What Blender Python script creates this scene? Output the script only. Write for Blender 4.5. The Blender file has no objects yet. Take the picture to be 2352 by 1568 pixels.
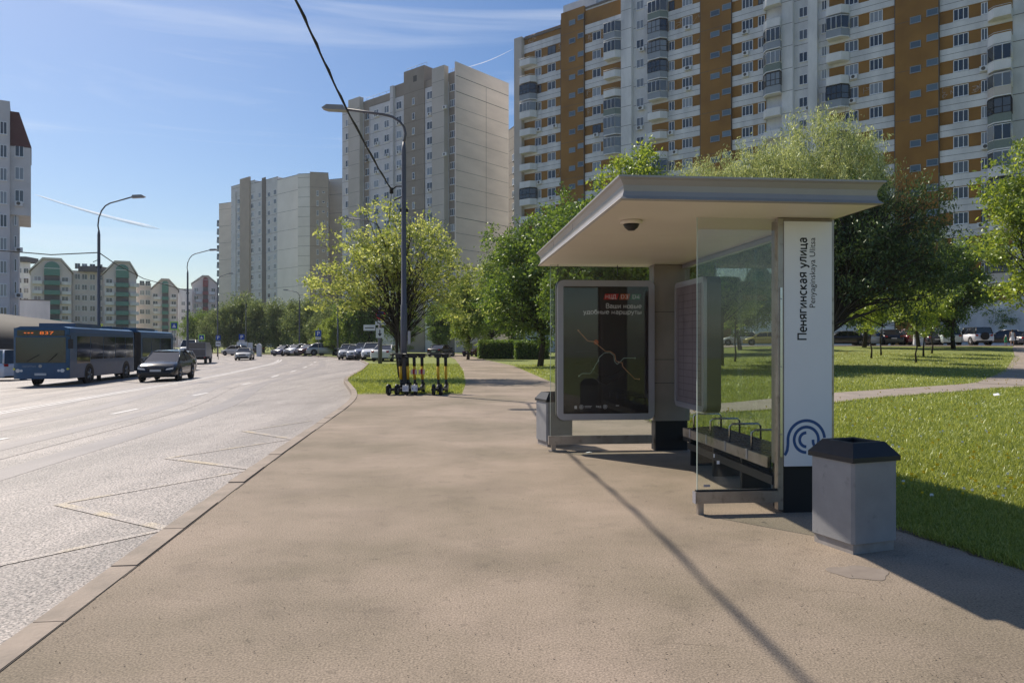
import bpy, math, random
import numpy as np
from mathutils import Vector
C = bpy.context.scene
R = math.radians
HC = 1.5; F = 1700.0; CX = 1176.0; HY = 790.0        # eye height, focal length and horizon in units of a 2352 px wide frame
# ------------------------------------------------------------------ camera, sky, sun
cam = bpy.data.objects.new('camera', bpy.data.cameras.new('camera')); C.collection.objects.link(cam)
cam.location = (0, 0, HC); cam.rotation_euler = (R(90), 0, 0)
cam.data.sensor_width = 36; cam.data.lens = 36 * F / 2352; cam.data.shift_y = 6 / 2352
cam.data.clip_start = 0.05; cam.data.clip_end = 20000
C.camera = cam
EL, AZ = 47.0, -45.0
w = bpy.data.worlds.new('World'); C.world = w; w.use_nodes = True
nt = w.node_tree; nt.nodes.clear()
out = nt.nodes.new('ShaderNodeOutputWorld'); bg = nt.nodes.new('ShaderNodeBackground')
sky = nt.nodes.new('ShaderNodeTexSky'); sky.sky_type = 'NISHITA'; sky.sun_disc = False
sky.sun_elevation = R(EL); sky.sun_rotation = R(AZ); sky.altitude = 150
sky.air_density = 1.1; sky.dust_density = 1.0; sky.ozone_density = 3.5
bg.inputs['Strength'].default_value = 0.097
tc = nt.nodes.new('ShaderNodeTexCoord'); mp = nt.nodes.new('ShaderNodeMapping')
mp.inputs['Rotation'].default_value = (0, R(-9), 0); mp.inputs['Scale'].default_value = (1.1, 1.6, 14.0)
ns = nt.nodes.new('ShaderNodeTexNoise'); ns.inputs['Scale'].default_value = 1.5; ns.inputs['Detail'].default_value = 7
ns.inputs['Roughness'].default_value = 0.55; ns.inputs['Distortion'].default_value = 0.5
cr = nt.nodes.new('ShaderNodeValToRGB'); cr.color_ramp.elements[0].position = 0.52; cr.color_ramp.elements[1].position = 0.80
cr.color_ramp.elements[1].color = (0.42, 0.42, 0.42, 1)
mx = nt.nodes.new('ShaderNodeMix'); mx.data_type = 'RGBA'
nt.links.new(tc.outputs['Generated'], mp.inputs['Vector']); nt.links.new(mp.outputs[0], ns.inputs['Vector'])
nt.links.new(ns.outputs[0], cr.inputs[0]); nt.links.new(cr.outputs[0], mx.inputs[0])
hsv = nt.nodes.new('ShaderNodeHueSaturation'); hsv.inputs['Saturation'].default_value = 1.25; hsv.inputs['Hue'].default_value = .505; nt.links.new(sky.outputs[0], hsv.inputs['Color']); nt.links.new(hsv.outputs[0], mx.inputs[6]); mx.inputs[7].default_value = (9.0, 9.4, 10.0, 1)
nt.links.new(mx.outputs[2], bg.inputs['Color']); nt.links.new(bg.outputs[0], out.inputs[0])
SV = Vector((math.sin(R(AZ)) * math.cos(R(EL)), math.cos(R(AZ)) * math.cos(R(EL)), math.sin(R(EL))))
sl = bpy.data.lights.new('sun', 'SUN'); sl.energy = 5.0; sl.angle = R(0.53); sl.color = (1.0, 0.91, 0.79)
so = bpy.data.objects.new('sun', sl); C.collection.objects.link(so); so.rotation_euler = SV.to_track_quat('Z', 'Y').to_euler()
so.location = (0, 0, 60)
C.view_settings.view_transform = 'Standard'; C.view_settings.look = 'None'; C.view_settings.exposure = 0.1; C.view_settings.gamma = 1
# ------------------------------------------------------------------ materials
def pm(name, c, c2=None, scale=4.0, rough=0.75, metal=0.0, bump=0.0, bscale=None, spec=0.4, detail=6, pos=(0.35, 0.65), stretch=(1, 1, 1), coat=0.0, fine=None, stains=()):
    m = bpy.data.materials.new(name); m.use_nodes = True; n = m.node_tree; b = n.nodes['Principled BSDF']
    b.inputs['Base Color'].default_value = (*c, 1); b.inputs['Roughness'].default_value = rough; b.inputs['Metallic'].default_value = metal
    b.inputs['Specular IOR Level'].default_value = spec; b.inputs['Coat Weight'].default_value = coat
    if c2 is None: c2 = tuple(v * 0.86 for v in c)
    t = n.nodes.new('ShaderNodeTexCoord'); mpp = n.nodes.new('ShaderNodeMapping'); mpp.inputs['Scale'].default_value = stretch
    n.links.new(t.outputs['Object'], mpp.inputs['Vector'])
    q = n.nodes.new('ShaderNodeTexNoise'); q.inputs['Scale'].default_value = scale; q.inputs['Detail'].default_value = detail; q.inputs['Roughness'].default_value = 0.6
    n.links.new(mpp.outputs[0], q.inputs['Vector'])
    r = n.nodes.new('ShaderNodeValToRGB'); r.color_ramp.elements[0].position = pos[0]; r.color_ramp.elements[1].position = pos[1]
    r.color_ramp.elements[0].color = (*c2, 1); r.color_ramp.elements[1].color = (*c, 1)
    n.links.new(q.outputs[0], r.inputs[0]); last = r.outputs[0]
    for fine in ([fine] if fine else []) + list(stains):      # (scale, darkest multiplier, half width of the ramp, centre)
        q2 = n.nodes.new('ShaderNodeTexNoise'); q2.inputs['Scale'].default_value = fine[0]; q2.inputs['Detail'].default_value = 3 if len(fine) < 4 else 9; fc = fine[3] if len(fine) > 3 else .5
        n.links.new(t.outputs['Object'], q2.inputs['Vector'])
        r2 = n.nodes.new('ShaderNodeValToRGB'); r2.color_ramp.elements[0].position = fc - fine[2]; r2.color_ramp.elements[1].position = fc + fine[2]
        v = fine[1]; r2.color_ramp.elements[0].color = (v, v, v, 1); hv = 2 - v if len(fine) < 4 else 1.0; r2.color_ramp.elements[1].color = (hv, hv, hv, 1)
        n.links.new(q2.outputs[0], r2.inputs[0])
        mm = n.nodes.new('ShaderNodeMix'); mm.data_type = 'RGBA'; mm.blend_type = 'MULTIPLY'; mm.inputs[0].default_value = 1
        n.links.new(last, mm.inputs[6]); n.links.new(r2.outputs[0], mm.inputs[7]); last = mm.outputs[2]
    n.links.new(last, b.inputs['Base Color'])
    if bump:
        q3 = n.nodes.new('ShaderNodeTexNoise'); q3.inputs['Scale'].default_value = bscale or scale; q3.inputs['Detail'].default_value = 4
        n.links.new(t.outputs['Object'], q3.inputs['Vector'])
        bb = n.nodes.new('ShaderNodeBump'); bb.inputs['Strength'].default_value = bump; bb.inputs['Distance'].default_value = 0.02
        n.links.new(q3.outputs[0], bb.inputs['Height']); n.links.new(bb.outputs[0], b.inputs['Normal'])
    return m
def glassmat(name, tint, amount=1.0, rough=0.02, veil=0.0):
    m = bpy.data.materials.new(name); m.use_nodes = True; n = m.node_tree; n.nodes.clear()
    o = n.nodes.new('ShaderNodeOutputMaterial'); tr = n.nodes.new('ShaderNodeBsdfTransparent'); gl = n.nodes.new('ShaderNodeBsdfGlossy')
    tr.inputs[0].default_value = (*tint, 1); gl.inputs['Roughness'].default_value = rough; gl.inputs[0].default_value = (1, 1, 1, 1)
    fr = n.nodes.new('ShaderNodeFresnel'); gg = n.nodes.new('ShaderNodeNewGeometry'); mr_ = n.nodes.new('ShaderNodeMapRange'); mr_.inputs[3].default_value = 1.45; mr_.inputs[4].default_value = 1 / 1.45; n.links.new(gg.outputs['Backfacing'], mr_.inputs[0]); n.links.new(mr_.outputs[0], fr.inputs[0])
    mx = n.nodes.new('ShaderNodeMixShader'); n.links.new(fr.outputs[0], mx.inputs[0]); n.links.new(tr.outputs[0], mx.inputs[1]); n.links.new(gl.outputs[0], mx.inputs[2])
    last = mx
    if veil:
        df = n.nodes.new('ShaderNodeBsdfDiffuse'); df.inputs[0].default_value = (0.5, 0.5, 0.48, 1)
        t = n.nodes.new('ShaderNodeTexCoord'); q = n.nodes.new('ShaderNodeTexNoise'); q.inputs['Scale'].default_value = 2.2; q.inputs['Detail'].default_value = 6
        n.links.new(t.outputs['Object'], q.inputs['Vector'])
        mt = n.nodes.new('ShaderNodeMath'); mt.operation = 'MULTIPLY'; mt.inputs[1].default_value = veil; n.links.new(q.outputs[0], mt.inputs[0])
        m2 = n.nodes.new('ShaderNodeMixShader'); n.links.new(mt.outputs[0], m2.inputs[0]); n.links.new(mx.outputs[0], m2.inputs[1]); n.links.new(df.outputs[0], m2.inputs[2]); last = m2
    n.links.new(last.outputs[0], o.inputs[0]); return m
def leafmat(name, c1, c2, trans=0.45):
    m = bpy.data.materials.new(name); m.use_nodes = True; n = m.node_tree; n.nodes.clear()
    o = n.nodes.new('ShaderNodeOutputMaterial'); g = n.nodes.new('ShaderNodeNewGeometry')
    r = n.nodes.new('ShaderNodeValToRGB'); r.color_ramp.elements[0].color = (*c1, 1); r.color_ramp.elements[1].color = (*c2, 1)
    n.links.new(g.outputs['Random Per Island'], r.inputs[0])
    d = n.nodes.new('ShaderNodeBsdfDiffuse'); t = n.nodes.new('ShaderNodeBsdfTranslucent'); gl = n.nodes.new('ShaderNodeBsdfGlossy')
    gl.inputs['Roughness'].default_value = 0.42; gl.inputs[0].default_value = (0.8, 0.85, 0.75, 1)
    hs = n.nodes.new('ShaderNodeHueSaturation'); hs.inputs['Saturation'].default_value = 1.1; hs.inputs['Value'].default_value = 1.5; hs.inputs['Hue'].default_value = 0.485
    n.links.new(r.outputs[0], d.inputs[0]); n.links.new(r.outputs[0], hs.inputs['Color']); n.links.new(hs.outputs[0], t.inputs[0])
    a = n.nodes.new('ShaderNodeMixShader'); a.inputs[0].default_value = trans; n.links.new(d.outputs[0], a.inputs[1]); n.links.new(t.outputs[0], a.inputs[2])
    b = n.nodes.new('ShaderNodeMixShader'); b.inputs[0].default_value = 0.06; n.links.new(a.outputs[0], b.inputs[1]); n.links.new(gl.outputs[0], b.inputs[2])
    n.links.new(b.outputs[0], o.inputs[0]); return m
def emit(name, c, s):
    m = pm(name, c); b = m.node_tree.nodes['Principled BSDF']; b.inputs['Emission Color'].default_value = (*c, 1); b.inputs['Emission Strength'].default_value = s; return m
def panemat(name, dark, light, p):
    m = bpy.data.materials.new(name); m.use_nodes = True; n = m.node_tree; b = n.nodes['Principled BSDF']
    oi = n.nodes.new('ShaderNodeObjectInfo'); g = n.nodes.new('ShaderNodeNewGeometry'); ad = n.nodes.new('ShaderNodeMath'); ad.operation = 'ADD'
    fr = n.nodes.new('ShaderNodeMath'); fr.operation = 'FRACT'
    n.links.new(oi.outputs['Random'], ad.inputs[0]); n.links.new(g.outputs['Random Per Island'], ad.inputs[1]); n.links.new(ad.outputs[0], fr.inputs[0])
    r = n.nodes.new('ShaderNodeValToRGB'); r.color_ramp.elements[0].color = (*dark, 1); r.color_ramp.elements[1].color = (*light, 1)
    r.color_ramp.elements[0].position = p; r.color_ramp.elements[1].position = 1.0
    n.links.new(fr.outputs[0], r.inputs[0]); n.links.new(r.outputs[0], b.inputs['Base Color'])
    b.inputs['Roughness'].default_value = 0.06; b.inputs['Specular IOR Level'].default_value = 0.8; return m
M = dict(
 road=pm('asphalt road', (.36, .31, .275), (.22, .19, .168), 0.3, 0.55, bump=.9, bscale=38, spec=.5, stretch=(3, .35, 1), fine=(50, .30, .15), stains=[(.8, .85, .08, .42), (5, .85, .05, .36)]),
 walk=pm('worn asphalt pavement', (.34, .268, .205), (.225, .183, .13), 0.42, 0.88, bump=.28, bscale=95, fine=(85, .68, .17), pos=(.38, .62), detail=14, stains=[(1.1, .88, .09, .42), (3.5, .88, .05, .37), (14, .80, .04, .33), (40, .6, .025, .30)]),
 path=pm('path asphalt', (.36, .30, .25), (.27, .23, .19), 1.2, 0.85, bump=.3, bscale=50, fine=(60, .85, .2)),
 kerb=pm('kerb concrete', (.37, .30, .24), (.27, .225, .18), 2.5, .85, bump=.3, bscale=30),
 lawn=pm('lawn soil and turf', (.27, .30, .07), (.13, .16, .04), 1.6, .9, bump=.8, bscale=25, fine=(30, .6, .2)),
 line=pm('road paint', (.85, .82, .78), (.6, .57, .54), 6, .6), yline=pm('worn yellow paint', (.46, .365, .22), (.365, .312, .27), 2.2, .5, pos=(.48, .66), bump=.9, bscale=38, spec=.5, fine=(50, .5, .15), detail=10),
 white=pm('white panel', (.74, .75, .76), (.62, .63, .65), .6, .7), conc=pm('weathered white concrete', (.80, .80, .80), (.54, .55, .56), .35, .85, detail=9, stretch=(1, 1, .35)),
 orange=pm('ochre tile cladding', (.335, .165, .032), (.235, .113, .02), .25, .75, detail=9), seam=pm('dark joint', (.10, .095, .09)), patch=pm('pale joint sealant', (.62, .50, .42)),
 bluec=pm('grey blue balcony panel', (.30, .34, .39), (.24, .27, .31), .8, .8), wframe=pm('white window frame', (.86, .87, .88)), dframe=pm('dark window frame', (.03, .03, .035)),
 pane=panemat('window pane', (.02, .027, .038), (.27, .29, .31), .4), paneb=panemat('blue stair pane', (.06, .085, .11), (.15, .20, .24), .2),
 beige=pm('beige gable concrete', (.80, .70, .62), (.69, .60, .53), .15, .85, detail=8, stretch=(1, 1, 3)), panel=pm('light grey facade panel', (.66, .65, .66), (.56, .55, .56), .4, .85),
 brown=pm('grey brown facade panel', (.33, .285, .24), (.28, .24, .20), .4, .85), brown2=pm('warm brown panel', (.44, .37, .31), (.38, .32, .27), .4, .85), dgrey=pm('dark infill panel', (.17, .15, .14)), tan=pm('tan wall', (.58, .53, .48), (.50, .46, .41), .2, .85),
 pale=pm('pale cream panel', (.86, .81, .76), (.78, .73, .68), .2, .85), pink=pm('pale rose plaster', (.70, .63, .60), (.60, .54, .52), .2, .85), green=pm('green cladding', (.09, .25, .21)), red=pm('dark red roof sheet', (.10, .03, .035)), redp=pm('red panel', (.25, .05, .06)),
 mansl=pm('faded green parapet', (.20, .25, .23)), mans=pm('dark mansard sheet', (.09, .09, .10)), vault=pm('dark bronze sheet', (.028, .024, .021), (.018, .015, .014), .6, .75),
 steel=pm('brushed steel', (.42, .38, .35), (.30, .26, .23), 3, .4, metal=.8, stains=[(12, .7, .06, .38)]), roofal=pm('shelter roof enamel', (.37, .35, .335), (.32, .305, .295), 1.5, .4, metal=.2), ceil=pm('ceiling panel', (.74, .68, .60), (.68, .62, .55), .8, .5),
 casefr=pm('display case frame', (.36, .36, .40), (.32, .32, .36), 2, .35, metal=.3), pillar=pm('pillar grey panel', (.27, .235, .21), (.22, .195, .175), 2, .5), black=pm('black base', (.012, .012, .014), rough=.6), signw=pm('white sign face', (.76, .78, .82), (.71, .73, .78), 1, .35),
 ink=pm('black lettering', (.01, .01, .012), rough=.5), navy=pm('navy emblem', (.025, .085, .26), rough=.4), poster=pm('poster print', (.018, .016, .018), (.03, .02, .02), 1.2, .45), pglass=glassmat('display glass', (.95, .95, .95)),
 glass=glassmat('shelter glass', (.90, .93, .905), veil=.015), gedge=pm('glass edge', (.45, .55, .5), rough=.2),
 wood=pm('bench slat', (.11, .085, .07), (.08, .06, .05), 4, .6), chrome=pm('chrome tube', (.6, .6, .6), rough=.25, metal=1),
 binb=pm('painted concrete bin', (.30, .298, .305), (.245, .243, .25), 3, .7, bump=.08, bscale=120, detail=10, stains=[(9, .8, .04, .33)]), binl=pm('dark bin lid', (.018, .018, .022), rough=.5), plinth=pm('bin plinth concrete', (.36, .33, .31), (.28, .25, .23), 8, .9),
 pole=pm('grey lamp pole', (.105, .105, .125), (.09, .09, .105), 3, .5), polel=pm('lamp head', (.28, .28, .29), rough=.4), cable=pm('cable', (.02, .02, .022)),
 bark=pm('bark', (.06, .045, .035), (.035, .028, .022), 6, .95, bump=.6, bscale=20, stretch=(1, 1, .3)),
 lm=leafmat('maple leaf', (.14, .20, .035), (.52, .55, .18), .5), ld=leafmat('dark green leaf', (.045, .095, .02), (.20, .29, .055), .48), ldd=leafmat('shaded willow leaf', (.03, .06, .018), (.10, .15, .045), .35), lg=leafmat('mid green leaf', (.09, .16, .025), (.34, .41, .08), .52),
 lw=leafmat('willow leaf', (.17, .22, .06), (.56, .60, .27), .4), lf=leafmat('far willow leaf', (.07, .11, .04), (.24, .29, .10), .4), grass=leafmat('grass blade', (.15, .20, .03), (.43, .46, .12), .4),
 dand=pm('dandelion yellow', (.75, .55, .02)), puff=pm('dandelion seed head', (.75, .75, .7)),
 tyre=pm('tyre rubber', (.015, .015, .016), rough=.8), rim=pm('wheel rim', (.35, .35, .36), rough=.35, metal=.8), cglass=pm('car glass', (.012, .015, .02), rough=.05, spec=.9), lamp=pm('headlight lens', (.75, .75, .75), rough=.1, spec=.9), tail=pm('tail light lens', (.35, .01, .01), rough=.2), plate=pm('number plate', (.6, .6, .6)), platet=pm('plate lettering', (.02, .02, .02)), caseb=pm('dark olive case shell', (.075, .075, .062), (.055, .055, .046), 2, .4), trim=pm('black trim', (.02, .02, .022), rough=.55),
 bus=pm('bus blue paint', (.016, .085, .185), rough=.35, coat=.15), bell=pm('bellows rubber', (.03, .03, .035), rough=.8), led=emit('orange led', (1, .22, .04), .45), yel=pm('yellow marker', (.8, .75, .1)),
 scy=pm('yellow scooter paint', (.72, .42, .03), rough=.4), scb=pm('scooter black', (.015, .015, .018), rough=.45), refl=pm('pale reflective sticker', (.75, .55, .42)), redm=pm('red sticker', (.4, .02, .02)),
 blue=pm('blue sign', (.01, .07, .35)), flu=pm('fluorescent border', (.45, .75, .12)), signr=pm('red sign ring', (.5, .02, .02)), litter=pm('white litter', (.8, .8, .8)),
 skin=pm('skin', (.45, .28, .2)), hair=pm('hair', (.05, .035, .02)), dress=pm('white dress', (.75, .73, .74)), gshirt=pm('green clothes', (.02, .30, .14)),
 pr=pm('poster red', (.55, .03, .03)), po=pm('poster orange', (.50, .10, .02)), pg=pm('poster green', (.03, .16, .07)), pt=pm('poster white', (.72, .72, .72)), pl=pm('poster line orange', (.62, .36, .2)), pl2=pm('poster line green', (.42, .55, .47)), pl3=pm('poster faint line', (.08, .07, .075)), sched=pm('timetable sheet', (.20, .175, .19), (.15, .13, .145), 2),
 track=pm('polished wheel track', (.26, .226, .204), (.31, .27, .243), .8, .5, stretch=(3, .3, 1), fine=(60, .8, .2), pos=(.4, .6)), soil=pm('dusty soil', (.17, .13, .09), (.11, .085, .06), 6, .95, bump=.4, bscale=50), joint=pm('road joint', (.23, .20, .18), (.31, .27, .245), 1.5, pos=(.42, .58)), crack=pm('crack', (.09, .07, .055)), wpatch=pm('pavement patch', (.27, .225, .185), (.22, .18, .148), 6, .9), dust=pm('leaf crumbs', (.09, .065, .045)))
def paint(c): return pm('car paint', c, tuple(v * .95 for v in c), rough=.25, coat=.6)
# ------------------------------------------------------------------ mesh helpers
class MB:
    def __init__(s): s.v = []; s.f = []; s.m = []; s.mats = []; s.sm = []
    def mi(s, m):
        if m not in s.mats: s.mats.append(m)
        return s.mats.index(m)
    def face(s, pts, m, sm=False):
        b = len(s.v); s.v += [tuple(p) for p in pts]; s.f.append(tuple(range(b, b + len(pts)))); s.m.append(s.mi(m)); s.sm.append(sm)
    def box(s, x0, x1, y0, y1, z0, z1, m):
        b = len(s.v); s.v += [(x, y, z) for z in (z0, z1) for x, y in ((x0, y0), (x1, y0), (x1, y1), (x0, y1))]
        for q in ((0, 3, 2, 1), (4, 5, 6, 7), (0, 1, 5, 4), (1, 2, 6, 5), (2, 3, 7, 6), (3, 0, 4, 7)): s.f.append(tuple(b + i for i in q)); s.m.append(s.mi(m)); s.sm.append(False)
        return s
    def tube(s, pts, rads, m, n=8, cap=True):
        pts = [Vector(p) for p in pts]
        if not hasattr(rads, '__len__'): rads = [rads] * len(pts)
        b = len(s.v); k = len(pts)
        for i, p in enumerate(pts):
            d = (pts[min(i + 1, k - 1)] - pts[max(i - 1, 0)]).normalized()
            u = d.cross(Vector((0, 0, 1)) if abs(d.z) < .9 else Vector((0, 1, 0))).normalized(); v = d.cross(u)
            for j in range(n):
                a = 2 * math.pi * j / n; s.v.append(tuple(p + (u * math.cos(a) + v * math.sin(a)) * rads[i]))
        for i in range(k - 1):
            for j in range(n):
                a = b + i * n + j; c = b + i * n + (j + 1) % n; s.f.append((a, a + n, c + n, c)); s.m.append(s.mi(m)); s.sm.append(True)
        if cap:
            s.f.append(tuple(b + j for j in range(n))); s.f.append(tuple(b + (k - 1) * n + j for j in reversed(range(n)))); s.m += [s.mi(m)] * 2; s.sm += [False] * 2
        return s
    def prism(s, poly, y0, y1, m, axis='y', sm=False):     # poly in (x,z) for axis y, (y,z) for x, (x,y) for z
        f = {'y': lambda a, c, t: (a, t, c), 'x': lambda a, c, t: (t, a, c), 'z': lambda a, c, t: (a, c, t)}[axis]
        b = len(s.v); n = len(poly); s.v += [f(a, c, y0) for a, c in poly] + [f(a, c, y1) for a, c in poly]
        s.f.append(tuple(range(b, b + n))); s.f.append(tuple(range(b + 2 * n - 1, b + n - 1, -1))); s.m += [s.mi(m)] * 2; s.sm += [False] * 2
        for i in range(n):
            j = (i + 1) % n; s.f.append((b + i, b + n + i, b + n + j, b + j)); s.m.append(s.mi(m)); s.sm.append(sm)
        return s
    def ring(s, o, i, y0, y1, m):                          # frame between two outlines (x,z) with equal counts
        n = len(o)
        for k in range(n):
            j = (k + 1) % n
            s.face([(o[k][0], y0, o[k][1]), (o[j][0], y0, o[j][1]), (i[j][0], y0, i[j][1]), (i[k][0], y0, i[k][1])], m)
            s.face([(o[k][0], y0, o[k][1]), (o[k][0], y1, o[k][1]), (o[j][0], y1, o[j][1]), (o[j][0], y0, o[j][1])], m)
            s.face([(i[k][0], y0, i[k][1]), (i[j][0], y0, i[j][1]), (i[j][0], y1, i[j][1]), (i[k][0], y1, i[k][1])], m)
        s.face([(p[0], y1, p[1]) for p in reversed(o)], m)
    def grid(s, P, m, sm=True):
        r = len(P); c = len(P[0]); b = len(s.v)
        for row in P: s.v += [tuple(p) for p in row]
        for i in range(r - 1):
            for j in range(c - 1): s.f.append((b + i * c + j, b + i * c + j + 1, b + (i + 1) * c + j + 1, b + (i + 1) * c + j)); s.m.append(s.mi(m)); s.sm.append(sm)
    def mesh(s, name):
        me = bpy.data.meshes.new(name); me.from_pydata(s.v, [], s.f)
        for m in s.mats: me.materials.append(m)
        me.polygons.foreach_set('material_index', s.m); me.polygons.foreach_set('use_smooth', s.sm); me.update(); return me
    def build(s, name, parent=None, **k): return obj(name, s.mesh(name), parent, **k)
def obj(name, me, parent=None, label=None, cat=None, group=None, kind=None, loc=None, rz=None):
    o = bpy.data.objects.new(name, me); C.collection.objects.link(o); o.parent = parent
    if loc is not None: o.location = loc
    if rz is not None: o.rotation_euler = (0, 0, rz)
    for k, v in (('label', label), ('category', cat), ('group', group), ('kind', kind)):
        if v: o[k] = v
    return o
def thing(name, label, cat, loc=(0, 0, 0), rz=0, group=None): return obj(name, None, None, label, cat, group, None, loc, rz)
def part(name, f, parent, label=None):
    b = MB(); f(b); return b.build(name, parent, label=label)
def kids(o): return [c for c in bpy.data.objects if c.parent == o]
def dup(root, loc=None, rz=None, label=None, scale=None, swap=None):
    def cp(o, par):
        c = o.copy(); C.collection.objects.link(c); c.parent = par
        if swap and c.data and c.name.startswith(swap[0]): c.data = swap[1]
        for k in CH.get(o.name, kids(o)): cp(k, c)
        return c
    CH = {}
    r = cp(root, None)
    if loc is not None: r.location = loc
    if rz is not None: r.rotation_euler = (0, 0, rz)
    if scale is not None: r.scale = scale if hasattr(scale, '__len__') else (scale,) * 3
    if label: r['label'] = label
    return r
def struct(name, b): return b.build(name, kind='structure')
def txt(s, size=1.0, bold=0.0):
    cu = bpy.data.curves.new('t', 'FONT'); cu.body = s; cu.size = size; cu.offset = bold; cu.resolution_u = 3
    o = bpy.data.objects.new('t', cu); C.collection.objects.link(o); bpy.context.view_layer.update()
    me = bpy.data.meshes.new_from_object(o.evaluated_get(bpy.context.evaluated_depsgraph_get())); bpy.data.objects.remove(o)
    v = np.array([p.co[:2] for p in me.vertices]); f = [tuple(p.vertices) for p in me.polygons]; bpy.data.meshes.remove(me); return v, f
def addtxt(b, s, fn, m, length=None, height=None, bold=0.0):   # fn maps (u, v) to a 3-D point; text scaled to length
    v, f = txt(s, 1.0, 0.0); v = v - v.min(0) * np.array([1, 0]); k = (length / v[:, 0].max()) if length else height / .72
    if length and height: v = v * np.array([k, height / .72])
    else: v = v * k
    if bold:
        w0 = bold * (height or .08) * 4; v0 = v; v = np.concatenate([v0 + np.array([0, 0])] + [v0 + np.array([w0 * i / 3, w0 * .3 * (i % 2)]) for i in (1, 2, 3)]); nf = list(f); f = nf + [tuple(i + len(v0) * k for i in q) for k in (1, 2, 3) for q in nf]
    base = len(b.v); b.v += [tuple(fn(x, y)) for x, y in v]
    if bold:
        n0 = len(v) // 4
        for k in range(4):
            for i in range(n0): p = b.v[base + k * n0 + i]; b.v[base + k * n0 + i] = (p[0], p[1] - .0004 * k, p[2])
    for q in f: b.f.append(tuple(base + i for i in q)); b.m.append(b.mi(m)); b.sm.append(False)
def _a(cx, cy, rx, ry, a0, a1, n=12): return [(cx + rx * math.cos(R(a0 + (a1 - a0) * i / n)), cy + ry * math.sin(R(a0 + (a1 - a0) * i / n))) for i in range(n + 1)]
def _b(h, w): return [[(.05, 0), (.05, h)], [(.05, h)] + _a(w * .55, h * .77, w * .36, h * .23, 90, -90, 8) + [(.05, h * .54)], [(w * .55, h * .54)] + _a(w * .58, h * .27, w * .42, h * .27, 90, -90, 8) + [(.05, 0)]]
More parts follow.
